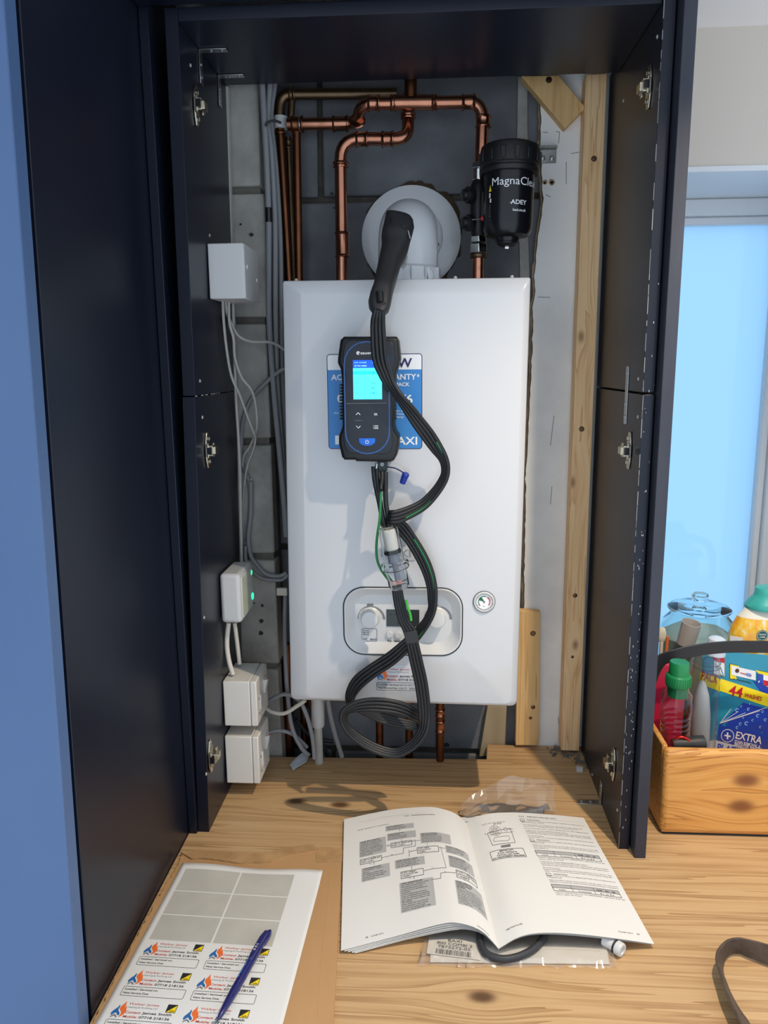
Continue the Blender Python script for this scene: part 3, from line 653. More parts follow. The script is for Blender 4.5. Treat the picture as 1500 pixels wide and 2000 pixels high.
# ================================================================== flue
fc = PY(797, 500, .14); fx = fc.x; ftop = PY(797, 379, .165).z; R1 = .0515; zc = ftop-R1-.003
fu = thing('flue_elbow', (fx, .14, .905), 'white round flue elbow rising from the boiler and turning into the wall', 'flue')
path = [V((fx, .14, .9142)), V((fx, .14, .93)), V((fx, .14, zc-.055))]+[V((fx, .14+.055*(1-math.cos(t)), zc-.055+.055*math.sin(t))) for t in [i*math.pi/2/14 for i in range(1, 15)]]+[V((fx, .22, zc)), V((fx, YB-.006, zc))]
part('elbow', MB().tube(path, R1, 44), FLUEW, fu)
fl = PY(803, 465, YB-.012); part('wall_flange', MB().lathe((fl.x, YB-.0165, fl.z), (0, -1, 0), [(.0935, -.004), (.0935, .002), (.088, .0045), (.060, .005), (.058, .014), (.054, .016)], 56), FLUEW, fu)
mb = MB(); mb.lathe((fx, .14, .9138), (0, 0, 1), [(.0575, 0), (.0575, .010), (.0555, .018), (.0555, .029), (.0520, .033)], 48); col = part('collar', mb, FLUEW, fu)
for t in (-40, -18, 8, 32, 60): 
    d = V((math.sin(math.radians(t)), -math.cos(math.radians(t)), 0)); part('collar_rib', MB().obox(V((fx, .14, .9287))+d*.0575, d.cross(V((0, 0, 1))), V((0, 0, 1)), d, .0016, .014, .003), FLUEW, col, bev=.001)
q = V((fx+.032, .1, .929)); part('test_plug', MB().lathe(q, (.35, -.9, .1), [(.011, -.006), (.011, .004), (.0095, .006), (0, .0065)], 24).obox(q+V((.0028, -.0085, 0)), (.6, .25, .75), (.2, -.05, -.95), (.35, -.9, .1), .003, .0115, .004), FLUEW, col)
port = V((PY(788, 532, .085).x, .086, .933))
part('test_port', MB().lathe(port+V((0, .012, -.006)), (-.1, -.75, .65), [(.0130, -.004), (.0130, .006), (.0105, .009), (.0058, .010), (.0058, .004)], 6), FLUEW, col, bev=.001, ang=.4)
screw(V((fx+.0575, .128, .93)), (1, -.3, 0), .003, STEEL, fu); screw(V((fx+.052, .16, zc-.03)), (1, -.4, 0), .003, STEEL, fu)
for u, v in ((812, 445), (815, 458)): pass

# ================================================================== copper pipework
def rounded(pts, rad, n=7):
    pts = [V(p) for p in pts]; out = [pts[0]]
    for a, b, c in zip(pts[:-2], pts[1:-1], pts[2:]):
        r = min(rad, (a-b).length*.49, (c-b).length*.49); u = (a-b).normalized()*r; w_ = (c-b).normalized()*r
        out += [b+u*(1-k/n)**2+w_*(k/n)**2 for k in range(n+1)]
    return out+[pts[-1]]
def sleeve(o, p, d, L, r, m=COPPER, name='fitting'):
    d = V(d).normalized(); h = L/2; b = r*.16
    part(name, MB().lathe(V(p)-d*h, d, [(r+.0004, 0), (r+b+.001, .0004), (r+b+.0018, .0022), (r+b, .0042), (r+b*.6, .0058), (r+b*.6, L-.0058), (r+b, L-.0042), (r+b+.0018, L-.0022), (r+b+.001, L-.0004), (r+.0004, L)], 20), m, o)
yA, yB_ = .205, .232
Q = lambda u, v, y=yA: PY(u, v, y)
p1 = thing('copper_pipe_run', Q(800, 200), 'bright copper pipe with a tee running across the top and down into the black filter', 'pipe')
rv = [Q(937.5, 366), Q(943.5, 199), Q(706, 203), Q(697, 241, .236), Q(562, 243, .24)]
part('pipe', MB().tube(rounded(rv, .030), .0108, 20), COPPER, p1)
for (u, v), d, L in (((944, 238), (0, 0, 1), .020), ((915, 199.5), (1, 0, 0), .024), ((848, 200), (1, 0, 0), .010), ((768, 201), (1, 0, 0), .010), ((730, 202), (1, 0, 0), .022)): sleeve(p1, Q(u, v), d, L, .0108)
sleeve(p1, Q(665, 242, .2395), (1, 0, 0), .028, .0108, COPPERD); sleeve(p1, Q(581, 243, .24), (1, 0, 0), .022, .0112, COPPERD); sleeve(p1, Q(698, 236, .226), (.1, 1, -.5), .008, .0112)
part('tee', MB().tube([Q(845, 200), Q(765, 201)], .0128, 22), COPPER, p1); tt = Q(802, 190); part('branch', MB().tube([Q(802, 200), V((tt.x, yA, 1.352))], .0108, 20), COPPERD, p1)
part('solder', MB().torus(Q(586, 243, .24), (1, 0, 0), .0112, .002, 16, 6), STEEL, p1)
p2 = thing('copper_pipe_run', Q(720, 272), 'bright copper pipe stepping down in an S to the boiler left of the flue', 'pipe')
rv = [V((Q(668, 545).x, yA, .9138)), Q(664.5, 271), Q(797, 272, .212), Q(797, 224, .2325), Q(797, 188, .262)]
part('pipe', MB().tube(rounded(rv, .036), .0108, 20), COPPER, p2)
sleeve(p2, Q(665.5, 322), (0, 0, 1), .010, .0108); sleeve(p2, Q(669, 478), (0, 0, 1), .044, .0108)
sleeve(p2, Q(707, 272), (1, 0, 0), .022, .0108); sleeve(p2, Q(757, 272), (1, 0, 0), .022, .0108); sleeve(p2, Q(797, 227, .2315), (0, 0, 1), .010, .0108)
p3 = thing('old_copper_pipe', Q(650, 184, .258), 'dull brown old pipe running behind along the top', 'pipe')
part('pipe', MB().tube(rounded([Q(775, 183, .258), Q(547, 184, .258), Q(545, 238, .258)], .022), .0098, 18), BRASSD, p3); sleeve(p3, Q(571, 184, .258), (1, 0, 0), .012, .0100, BRASSD)
part('pipe_sleeve', MB().tube([Q(548, 228, .256), Q(548, 252, .256)], .0128, 20), WHITEP, p3, label='short white plastic sleeve')
part('branch', MB().tube([Q(570, 190, .262), Q(568, 240, .262)], .0065, 12), BRASSD, p3)
def riser(a, b, y, lab, m=COPPERD, r=.0077, sl=()):
    o = thing('copper_riser', PY(*a, y), lab, 'pipe'); e = PY(*b, y); s = PY(*a, y)
    part('pipe', MB().tube([s, e, V((e.x+(e.x-s.x)*.4, y, -.05))], r, 16), m, o)
    for q in sl: sleeve(o, s.lerp(e, q), e-s, .016, r, m)
    return o
riser((547, 254), (565, 548), .256, 'leftmost upright copper pipe, partly hidden by grey cables', sl=(0,))
riser((563, 268), (574, 548), .279, 'thin dull upright copper pipe between two brighter ones', BRASSD, .0062, (.05,))
riser((579, 250), (584, 548), .246, 'third upright copper pipe from the left, close to the boiler corner', sl=())
for (u, v), lab, m, y, sl in (((860, 1381), 'copper pipe with a shiny coupling below the right half of the boiler', COPPER, .19, True), ((741, 1381), 'dark copper pipe below the boiler seen through the coiled hose', COPPERD, .215, False), ((799, 1381), 'dark copper pipe below the boiler behind the right edge of the hose coil', COPPERD, .215, False), ((565, 1440), 'dark copper pipe below the left end of the boiler behind grey cables', COPPERD, .245, False)):
    t = PY(u, v, y); o = thing('copper_tail', t, lab, 'pipe'); part('pipe', MB().tube([V((t.x, y, .222)), V((t.x, y, -.05))], .0077 if u > 600 else .010, 16), COPPERD, o)
    if sl: sleeve(o, PY(u, 1418, y), (0, 0, 1), .026, .0077, m); sleeve(o, PY(u, 1392, y), (0, 0, 1), .018, .0077, m)

# ================================================================== magnetic filter
fa = PY(990, 478, .15); fb = PY(996, 318, .15); AX = (fb-fa).normalized(); AX = V((AX.x, .02, AX.z)).normalized(); H = (fb-fa).length
fi = thing('magnetic_filter', fa, 'black magnetic filter canister on the return pipe at the upper right of the boiler', 'filter')
can = part('canister', MB().lathe(fa, AX, [(0, .004), (.020, .004), (.022, .010), (.036, .014), (.0405, .022), (.0415, .030), (.0425, .115), (.0475, .118)], 48), BLKG, fi)
lid = part('lid', MB().lathe(fa, AX, [(.0480, .112), (.0495, .114), (.0495, .119), (.0478, .121), (.0478, .124), (.0500, .126), (.0505, .146), (.0485, .155), (.044, .158), (0, .158)], 48), BLK, fi)
R_, U_, A_ = frame(AX); R_ = V((1, 0, 0)); R_ = (R_-AX*R_.dot(AX)).normalized(); F_ = AX.cross(R_); F_ = F_ if F_.y < 0 else -F_
for k in range(14):
    t = math.radians(k*360/14+8); d = R_*math.sin(t)+F_*math.cos(t); part('lid_rib', MB().obox(fa+AX*.1375+d*.0505, AX.cross(d), AX, d, .004, .0095, .0016), BLK, lid, bev=.001)
def cyl(a, b, l=0): t = a/.0424; return fa+AX*b+(R_*math.sin(t)+F_*math.cos(t))*(.0426+.0002*l)
fp = Print(cyl)
fp.text('MagnaClean', -.0335, .088, .092, .0125, INKW, False, 1)
fp.text('ADEY', .0000, .0575, .0285, .0068, INKW, True, 1); fp.poly([(-.003, .0598), (.004, .0606), (.004, .0594)], INKW, 2); fp.text('baxi.co.uk', .0040, .0465, .0235, .0042, INKW, True, 1)
fp.poly([(-.0405, .080), (-.0375, .0905), (-.0345, .080)], INKY, 1); fp.rect(-.0395, .070, -.0365, .0775, INKW, 1); fp.rect(-.0375, .0625, -.0345, .0685, INKW, 1)
for k in range(6): fp.rect(-.0388, .040+.0035*k, -.0352, .0408+.0035*k, INKM, 1)
fp.done(can)
part('drain_cap', MB().lathe(fa-AX*.0025, AX, [(0, 0), (.012, 0), (.017, .003), (.017, .008)], 24), BLK, fi); part('drain_key', MB().obox(fa-AX*.004, R_, F_, AX, .0035, .003, .0035), CHROME, fi, bev=.0006)
vx = Q(935, 430).x
part('valve_body', MB().tube([V((vx, yA, 1.098)), V((vx, yA, 1.085)), V((vx, yA, 1.02)), V((vx, yA, 1.006))], [.012, .017, .017, .012], 20), BLK, fi)
part('valve_bridge', MB().box(vx, fa.x, .165, .197, 1.03, 1.075), BLK, fi, bev=.004)
for zz in (1.072, 1.026):
    part('valve_cap', MB().lathe((vx-.012, .192, zz), (-.9, -.35, 0), [(.012, 0), (.014, .004), (.014, .012), (.010, .013), (.0095, .019), (0, .020)], 18), BLK, fi, bev=.0006)
kk = PY(943, 427, .165); part('vent_key', MB().lathe(kk, (0, -1, 0), [(0, -.004), (.0035, -.002), (.0045, .001), (.0035, .004), (0, .005)], 14), mat('red_plastic', (190, 30, 40), .35), fi, label='small red knob'); part('spindle', MB().tube([kk, kk+V((-.018, .008, 0))], .001, 8), STEEL, fi)
def nut(z0, z1, r, seg=6, m=CHROME): part('union_nut', MB().lathe((vx, yA, z0), (0, 0, 1), [(r*.9, 0), (r, .001), (r, z1-z0-.001), (r*.9, z1-z0)], seg), m, fi, bev=.0008, ang=.4)
nut(.994, 1.006, .0150); nut(.976, .993, .0165); nut(.968, .976, .0148, 24, BRASSD); nut(1.0985, 1.118, .0125, 24); nut(1.118, 1.128, .0145)
part('pipe_tail', MB().tube([V((vx, yA, .972)), V((vx, yA, .9138))], .0108, 18), COPPER, fi)

# ================================================================== white wiring boxes on the left panel
def boxat(name, px, y0, x0, label, m, face=.076, h=None):
    pass
def XA(u, v, x): return PX(u, v, x)
def wbox(name, un, u1, v0, v1, uf, label, m, cat='junction box', bev=.002, gap=0., fancy=None):
    """box screwed to the left panel: un..u1 pixel span of the side that faces us, uf = far pixel edge of its front"""
    zc_ = PX(un, v0-12, -.325).z; x0 = xl(zc_)+.0006; q = PX(un, (v0+v1)/2, x0); y0 = q.y
    x1 = PY(u1, (v0+v1)/2, y0).x; zt_, zb_ = PY(u1, v0, y0).z, PY(u1, v1, y0).z; y1 = PX(uf, (v0+v1)/2, x1).y
    o = thing(name, (x0, (y0+y1)/2, zb_), label, cat); return o, x0, x1, y0, y1, zb_, zt_
o, x0, x1, y0, y1, z0, z1 = wbox('junction_box', 407, 476, 474, 583, 503, 'square white junction box high on the left panel, topmost of the four boxes', WHITEP)
part('body', MB().hexa([(x0, y0, z0), (x1, y0, z0), (x1, y1, z0), (x0, y1, z0), (x0, y0, z1), (x1, y0, z1), (x1, y1, z1), (x0, y1, z1)]), WHITEP, o, bev=.0018)
part('lid_edge', MB().box(x1-.0002, x1+.0016, y0+.001, y1-.001, z0+.001, z1-.001), WHITEP, o, bev=.0008)
for y, z in ((y0+.018, (z0+z1)/2+.008), (y1-.016, (z0+z1)/2-.006)): part('lid_screw', MB().lathe((x1+.0014, y, z), (1, 0, 0), [(.0035, 0), (.003, .001), (0, .0012)], 12), INKW, o)
o, x0, x1, y0, y1, z0, z1 = wbox('wireless_receiver', 430, 470, 1122, 1218, 495, 'small rounded white receiver with two green lights on the left panel', WHITEP, 'receiver')
part('body', MB().box(x0, x1, y0, y1, z0, z1), WHITEP, o, bev=.007, seg=4)
part('faceplate', MB().box(x1-.0002, x1+.0016, y0+.008, y1-.008, z0+.008, z1-.008), mat('receiver_face', (214, 218, 206), .25), o, bev=.0008)
gl = mat('green_lamp', (40, 235, 150), .4, emit=(40, 240, 150), es=1.6); yl = y1-.013
part('indicator_lamp', MB().lathe((x1+.0014, yl, z1-.018), (1, 0, 0), [(.0045, 0), (.0045, .0005), (0, .0006)], 14), gl, o); part('indicator_ring', MB().torus((x1+.0018, yl, z0+.026), (1, 0, 0), .0055, .0011, 18, 6), gl, o)
part('wedge_print', MB().add([(x1+.0018, y0+.010, z1-.012), (x1+.0018, y0+.010, z0+.012), (x1+.0018, y1-.018, z0+.022)], [(0, 1, 2)]), mat('pale_green_print', (204, 210, 190), .4), o, smooth=False)
for px, lab in (((437, 502, 1332, 1419, 524), 'upper of two cream switched spur boxes low on the left panel'), ((441, 506, 1440, 1531, 527), 'lower of two cream switched spur boxes, just above the worktop')):
    o, x0, x1, y0, y1, z0, z1 = wbox('fused_spur_box', *px, lab, CREAMP); xm = x1-.012
    part('back_box', MB().box(x0, xm-.0006, y0, y1, z0, z1), CREAMP, o, bev=.0016); fp_ = part('faceplate', MB().box(xm, x1, y0, y1, z0, z1), CREAMP, o, bev=.002)
    part('switch_rocker', MB().hexa([(x1-.001, y0+.055, z0+.04), (x1+.003, y0+.055, z0+.04), (x1+.003, y0+.072, z0+.04), (x1-.001, y0+.072, z0+.04), (x1-.001, y0+.055, z0+.066), (x1+.008, y0+.055, z0+.066), (x1+.008, y0+.072, z0+.066), (x1-.001, y0+.072, z0+.066)]), WHITEP, fp_, bev=.0006)
    part('switch_mark', MB().box(x1+.0055, x1+.0083, y0+.060, y0+.067, z0+.0655, z0+.0667), INKR, fp_, smooth=False)
    part('fuse_carrier', MB().box(x1-.001, x1+.0022, y0+.024, y0+.042, z0+.022, z0+.050), WHITEP, fp_, bev=.0008)
    for zz in (z0+.017, z0+.045): part('cover_mark', MB().box(x1, x1+.0011, y0+.013, y0+.016, zz, zz+.004), INKM, fp_, smooth=False)

# ================================================================== flue gas analyser on the boiler front
YH = -.050
an = thing('gas_analyser', PY(718, 780, -.03), 'black handheld flue gas analyser with a lit screen stuck to the boiler front', 'gas analyser')
def xz(px, y=YH): return [(q.x, q.z) for q in (PY(u, v, y) for u, v in px)]
body = [(671, 657), (774, 657), (778, 664), (782, 700), (780, 709), (773, 730), (772, 745), (770, 832), (773, 845), (779, 852), (779, 868), (775, 890), (769, 900), (762, 903), (696, 902), (693, 899), (672, 899), (667, 893), (661, 868), (661, 852), (665, 842), (668, 832), (667, 745), (665, 722), (659, 709), (659, 700), (664, 664)]
body = body[::-1]
mb = MB(); slab_y(mb, xz(body), YH, -.004, .006); part('bumper', mb, BLK, an, ang=.9)
fpx = [(685, 664), (757, 664), (765, 668), (770, 678), (772, 700), (765, 730), (763, 835), (766, 850), (766, 870), (762, 882), (752, 887), (686, 885), (677, 880), (672, 866), (671, 850), (674, 838), (674, 730), (669, 700), (672, 678), (676, 668)][::-1]
mb = MB(); slab_y(mb, xz(fpx), YH-.0012, YH+.002, .0012); face = part('faceplate', mb, mat('dark_slate_plastic', (30, 34, 44), .3), an, ang=.9)
for u in (665.5, 772):
    for k in range(12):
        q = PY(u, 752+6*k, YH+.012); part('grip_rib', MB().box(q.x-.0016, q.x+.0016, YH+.006, YH+.03, q.z-.0012, q.z+.0012), BLK, an)
YS = YH-.0013
hp = Print(plane_fn(V((0, YS, 0)), (1, 0, 0), (0, 0, 1)))
def hx(u, v): q = PY(u, v, YS); return q.x, q.z
a, b_ = hx(675.5, 886), hx(759.5, 667); hp.rrect(a[0], a[1], b_[0], b_[1], (b_[0]-a[0])*.49, mat('blue_line', (44, 84, 142), .35), .0022, 1)
k = 1/1504*1.205
x, z = hx(704, 692); hp.text('sauermann', x, z, 43*k, 5.4*k, INKW, True, 2); x, z = hx(699.5, 689.5); hp.arc(x, z, .0012, .0027, 0, 5.6, INKW, 2); hp.disc(x, z, .0009, INKW, 3, 8)
a, b_ = hx(677, 788), hx(755, 787); hp.line([a, b_], .0007, INKM, 2)
for (u, v), sg in (((699.5, 808), 1), ((700, 834), -1)): x, z = hx(u, v); hp.line([(x-.0032, z-.0018*sg), (x, z+.0018*sg), (x+.0032, z-.0018*sg)], .0009, INKW, 2)
a, b_ = hx(692, 821), hx(707, 821); hp.line([a, b_], .0006, INKM, 2)
x, z = hx(734, 809); hp.text('OK', x, z-.0016, .0055, .0032, INKW, True, 2, align='C'); hp.rrect(x-.0075, z-.0078, x+.0075, z+.0078, .0018, mat('button_line', (54, 60, 72), .4), .0005, 2)
x, z = hx(734, 834)
for k_ in range(3): hp.rect(x-.002, z+.0016-.0022*k_, x+.0038, z+.0024-.0022*k_, INKW, 2); hp.rect(x-.0038, z+.0016-.0022*k_, x-.0028, z+.0024-.0022*k_, INKW, 2)
hp.done(an)
x, z = hx(717, 863); bt = MB(); P_ = [(x-.0125, z+.0058), (x-.0128, z+.0035)]+[(x+.0128*math.cos(t), z+.0015-.0078*math.sin(t)) for t in [math.pi-i*math.pi/12 for i in range(1, 12)]]+[(x+.0128, z+.0035), (x+.0125, z+.0058)]
slab_y(bt, P_, YS-.0010, YS+.0005, .0006); pb = part('power_button', bt, mat('bright_blue_plastic', (24, 104, 208), .35), an, label='blue power button')
bp = Print(plane_fn(V((0, YS-.0011, 0)), (1, 0, 0), (0, 0, 1))); bp.arc(x, z, .0022, .0029, D(125), D(415), INKW, 1); bp.rect(x-.0004, z+.0006, x+.0004, z+.0034, INKW, 2); bp.done(pb, 'power_mark')
a, b_ = hx(690.5, 780), hx(745.5, 703); SW, SH = b_[0]-a[0], b_[1]-a[1]
scr = part('screen', MB().box(a[0], b_[0], YS-.0006, YS+.0008, a[1], b_[1]), mat('screen_cyan', (70, 225, 240), .2, emit=(64, 218, 238), es=1.05), an, smooth=False, label='lit cyan screen')
sc = Print(plane_fn(V((a[0], YS-.0007, a[1])), (1, 0, 0), (0, 0, 1)))
SB_ = mat('screen_blue', (8, 70, 226), .2, emit=(8, 74, 230), es=1.0); SI = mat('screen_ink', (10, 70, 120), .3, emit=(16, 110, 150), es=.5); SP = mat('screen_pale', (150, 220, 250), .3, emit=(150, 225, 255), es=1.); SG = mat('screen_band', (20, 196, 232), .3, emit=(24, 196, 228), es=1.)
sc.rect(0, SH*.80, SW, SH, SB_, 1); sc.rect(0, SH*.635, SW, SH*.725, SG, 1)
sc.text('12:48  14/10/2025', SW*.05, SH*.925, SW*.42, SH*.028, SP, False, 2); sc.rect(SW*.68, SH*.925, SW*.76, SH*.95, SP, 2); sc.arc(SW*.09, SH*.855, .0008, .0013, 0, 6, SP, 2); sc.text('Run analysis', SW*.16, SH*.845, SW*.32, SH*.032, SP, True, 2)
for i, (l, r_) in enumerate((('O2', '5.31'), ('CO', '7'), ('CO2', '8.78'), ('T flue', '48.7'), ('Ratio', '0.0008'))):
    zz = SH*(.655-.128*i); sc.text(l, SW*.06, zz, None, SH*.03, SI, False, 2); sc.text(r_, SW*.76, zz, None, SH*.034, SI, True, 2, align='R')
sc.done(scr, 'screen_print')
q0 = PY(737, 905, -.03); part('socket', MB().tube([q0, PY(736, 914, -.03)], .0035, 14), CHROME, an)
cn = [PY(u, v, -.034) for u, v in ((737, 901), (757, 901), (756, 920), (752, 923), (741, 923), (736, 920))]
con = part('connector', MB().prism(cn, (0, .012, 0)), mat('dark_green_plastic', (28, 44, 44), .4), an, bev=.001, label='dark green connector plug')
c_ = PY(746.5, 907, -.0343); cp2 = Print(plane_fn(c_, (1, 0, 0), (0, 0, 1))); cp2.arc(0, 0, .0021, .0027, 0, 6.2, INKW, 1); cp2.arc(0, 0, .0007, .0013, .6, 5.6, INKW, 1); cp2.done(con, 'round_mark')
cord = [(756, 912), (770, 914), (781, 919), (790, 925)]
part('cap_cord', MB().tube(catmull([PY(u, v, y) for (u, v), y in zip(cord, (-.028, -.03, -.028, -.025))], 5), .0011, 8), mat('navy_cord', (30, 34, 92), .4), an)
a, b_ = PY(793, 925, -.026), PY(785.5, 944.5, -.022); dv = (b_-a).normalized()
part('blue_cap', MB().lathe(a-dv*.001, dv, [(0, 0), (.0045, 0), (.0062, .002), (.0056, .006), (.0048, (b_-a).length), (.003, (b_-a).length+.001), (0, (b_-a).length+.001)], 18), BLUEP, an, label='loose blue plug cap on a cord')

# ================================================================== probe, hoses and water trap
pr = thing('flue_probe', PY(770, 480, .01), 'black pistol-grip flue probe pushed into the flue, with looped black hoses hanging down', 'probe')
sec = [((754, 415), (803, 425), .030), ((752.5, 422), (807, 433), .028), ((749, 440), (809, 444), .022), ((745.8, 455), (805, 458), .016), ((744.8, 463), (802.5, 466), .012), ((745.4, 472), (800, 476), .008), ((745.2, 484), (796.8, 488), .002), ((742, 500), (789.5, 501), -.008), ((739, 514), (782, 518), -.018), ((733.5, 538), (775, 545), -.036), ((728.5, 561), (768.5, 568), -.056), ((722.5, 577), (765.5, 584), -.074), ((719.2, 588), (763.2, 596), -.084), ((720.5, 599), (759.5, 607), -.091), ((727, 608), (751, 614), -.094)]
rings = []
for i, (L, R, y) in enumerate(sec):
    l, r = PY(*L, y), PY(*R, y); c = (l+r)/2; ex = (r-l)/2
    nx = sec[min(i+1, len(sec)-1)]; pv = sec[max(i-1, 0)]
    t = ((PY(*nx[0], nx[2])+PY(*nx[1], nx[2]))/2-(PY(*pv[0], pv[2])+PY(*pv[1], pv[2]))/2).normalized()
    ey = t.cross(ex.normalized()).normalized(); dep = .021 if 2 < i < 12 else (.016 if i in (1, 2) else .012)
    rings.append([c+ex*math.copysign(abs(math.cos(a))**.8, math.cos(a))+ey*(dep*math.copysign(abs(math.sin(a))**.8, math.sin(a))) for a in [k*2*math.pi/24 for k in range(24)]])
hd = part('handle', MB().loft(rings), BLKM, pr, ang=.75)
l, r = PY(738, 556, -.066), PY(752, 600, -.104)
part('handle_seam', MB().tube(catmull([PY(764, 424, .006), PY(760, 470, -.012), PY(753, 515, -.040), PY(744, 552, -.068), PY(742, 566, -.083)], 5), .0008, 6), BLKG, hd)
part('trigger_slot', MB().tube([PY(797, 451, -.003), PY(801, 466, -.006)], .0012, 8), STEEL, hd)
for u, v, y in ((790, 443, -.004), (757, 557, -.064)): part('handle_screw_hole', MB().lathe(PY(u, v, y), (0, -1, .1), [(0, -.002), (.0026, -.001), (.0026, .0008), (.0018, .0008), (.0018, -.002)], 12), BLKG, hd)
part('probe_shaft', MB().tube([PY(784, 470, .012), PY(791, 500, .045), port+V((-.0008, .008, .008)), port+V((-.0006, .02, -.008))], .0046, 14), CHROME, pr, label='steel probe shaft')
part('cable_gland', MB().tube([PY(741, 572, -.090), PY(743, 592, -.100)], [.0062, .0050], 14), BLK, hd)
# ribbon of four bonded hoses: (outer px, inner px, depth, twist)
WPX = 27.
def ribbon(rows, o, name='hose', n=6, m=BLK, k4=4, r=.0034, sk=None):
    E0, E1 = [], []
    for (ou, ov), (iu, iv), y, tw in rows:
        wd = math.hypot(ou-iu, ov-iv); dy = math.sqrt(max(0, WPX**2-wd**2))/2*.0008*tw
        E0.append(PY(ou, ov, y-dy)); E1.append(PY(iu, iv, y+dy))
    A, B = catmull(E0, n), catmull(E1, n)
    for k in range(k4):
        f = .12+.76*k/(k4-1)
        part(name, MB().tube([a.lerp(b, f) for a, b in zip(A, B)], r, 9), m if not (sk and k == 0) else m, o)
    return A, B
P1 = [((750, 590), (736, 594), -.098, 0), ((751, 612), (728, 614), -.096, 0), ((752, 640), (724, 640), -.088, 0), ((757, 700), (727, 700), -.078, 0), ((765, 730), (739, 731), -.073, 0), ((773, 752), (752, 752), -.071, .5), ((788, 774), (770, 773), -.070, .8), ((808, 795), (786, 799), -.068, .6), ((827, 818), (804, 828), -.060, 0), ((847, 843), (824, 857), -.052, 0), ((862, 868), (842, 880), -.046, .6),
      ((873, 893), (859, 899), -.042, 1), ((877, 915), (864, 918), -.040, 1), ((873, 938), (860, 933), -.040, 1), ((858, 964), (845, 955), -.041, .9), ((835, 991), (822, 977), -.044, .6), ((808, 1009), (797, 989), -.050, .3), ((782, 1021), (775, 996), -.056, 0), ((764, 1023), (766, 997), -.057, 0), ((757, 1021), (762, 999), -.049, 0), ((766, 1025), (768, 1006), -.041, 0), ((790, 1019), (774, 1036), -.036, 0), ((813, 1049), (795, 1063), -.030, 0), ((834, 1084), (814, 1095), -.028, .2),
      ((846, 1114), (827, 1122), -.028, .5), ((852, 1142), (835, 1149), -.028, .7), ((853, 1167), (837, 1169), -.028, .8), ((850, 1192), (838, 1187), -.028, .9), ((841, 1215), (829, 1208), -.028, .8), ((823, 1243), (811, 1229), -.028, .5), ((800, 1270), (785, 1252), -.027, .2), ((770, 1298), (755, 1276), -.026, 0), ((735, 1321), (720, 1299), -.024, 0), ((707, 1344), (692, 1321), -.022, 0), ((694, 1360), (679, 1344), -.020, 0), ((689, 1374), (676, 1362), -.020, .5), ((690, 1384), (679, 1378), -.020, .7)]
A1, B1 = ribbon(P1, pr)
part('green_wire', MB().tube([a.lerp(b, .24)+(a-b).normalized()*0+V((0, -.0030, 0)) for a, b in zip(A1[58:100], B1[58:100])]+[], .0011, 7), GREEN, pr, label='thin green wire lying along the hoses')
part('green_wire', MB().tube([a.lerp(b, .24)+V((0, -.0030, 0)) for a, b in zip(A1[132:176], B1[132:176])], .0011, 7), GREEN, pr)
P2 = [((783, 1146), (767, 1149), -.058, 0), ((790, 1180), (771, 1181), -.058, 0), ((797, 1208), (779, 1211), -.057, 0), ((813, 1232), (789, 1236), -.057, 0), ((817, 1256), (794, 1259), -.057, 0), ((825, 1290), (801, 1293), -.055, 0), ((834, 1330), (810, 1333), -.053, 0), ((839, 1370), (816, 1372), -.053, 0), ((840, 1400), (818, 1400), -.054, 0), ((836, 1426), (819, 1418), -.056, .8), ((824, 1448), (811, 1436), -.058, .8), ((803, 1467), (796, 1451), -.058, .7), ((775, 1479), (775, 1462), -.058, .7), ((744, 1475), (748, 1458), -.058, .7),
      ((713, 1461), (721, 1446), -.057, .7), ((685, 1441), (695, 1430), -.056, .8), ((668, 1418), (679, 1414), -.054, .9), ((664, 1400), (676, 1399), -.053, .9), ((670, 1384), (681, 1392), -.053, .7), ((690, 1371), (696, 1389), -.053, .5), ((715, 1364), (718, 1389), -.052, 0), ((745, 1363), (745, 1391), -.050, 0), ((780, 1369), (776, 1395), -.046, 0), ((806, 1379), (800, 1403), -.040, 0), ((823, 1392), (815, 1409), -.030, .3), ((828, 1408), (818, 1416), -.018, .5), ((818, 1426), (812, 1410), -.010, .5), ((784, 1421), (790, 1405), -.008, .4), ((742, 1411), (749, 1394), -.010, .4), ((712, 1396), (718, 1382), -.014, .5), ((692, 1386), (698, 1375), -.018, .6)]
ribbon(P2, pr)
part('tape_band', MB().loft([[PY(u, v, y) for u, v, y in ((px-12.6, py+1.5, -.052), (px-12.6, py+1.5, -.0615), (px+12.6, py-1.5, -.0615), (px+12.6, py-1.5, -.052))] for px, py in ((801, 1233), (805.5, 1257))]), BLKM, pr, bev=.0012, label='band of black tape')
for k, (px, r_) in enumerate((([(729, 911), (731, 935), (736, 962), (742, 990), (748, 1028)], .0036), ([(736, 916), (738, 945), (743, 980), (748, 1010), (752, 1030)], .0036), ([(753, 922), (753, 945), (753, 965), (754, 985), (757, 1005), (760, 1032)], .0042), ([(746, 922), (746, 935), (744, 950), (744, 958)], .0036))):
    part('hose', MB().tube(catmull([PY(u, v, -.032-.018*i/len(px)-.002*k) for i, (u, v) in enumerate(px)], 6), r_, 10), BLK, pr)
part('green_wire', MB().tube(catmull([PY(u, v, y) for u, v, y in ((744, 957, -.044), (743, 985, -.047), (741.5, 1015, -.050), (737, 1045, -.050), (735, 1070, -.048), (736.5, 1092, -.046), (743, 1110, -.042), (755, 1128, -.036), (765, 1140, -.036))], 6), .0021, 9), GREEN, pr, label='green wire hanging beside the clear trap')
part('green_wire', MB().tube(catmull([PY(u, v, -.066) for u, v in ((793, 1172), (796, 1185), (801, 1200), (803, 1212))], 5), .0022, 9), mat('bright_green_wire', (60, 168, 60), .4), pr)
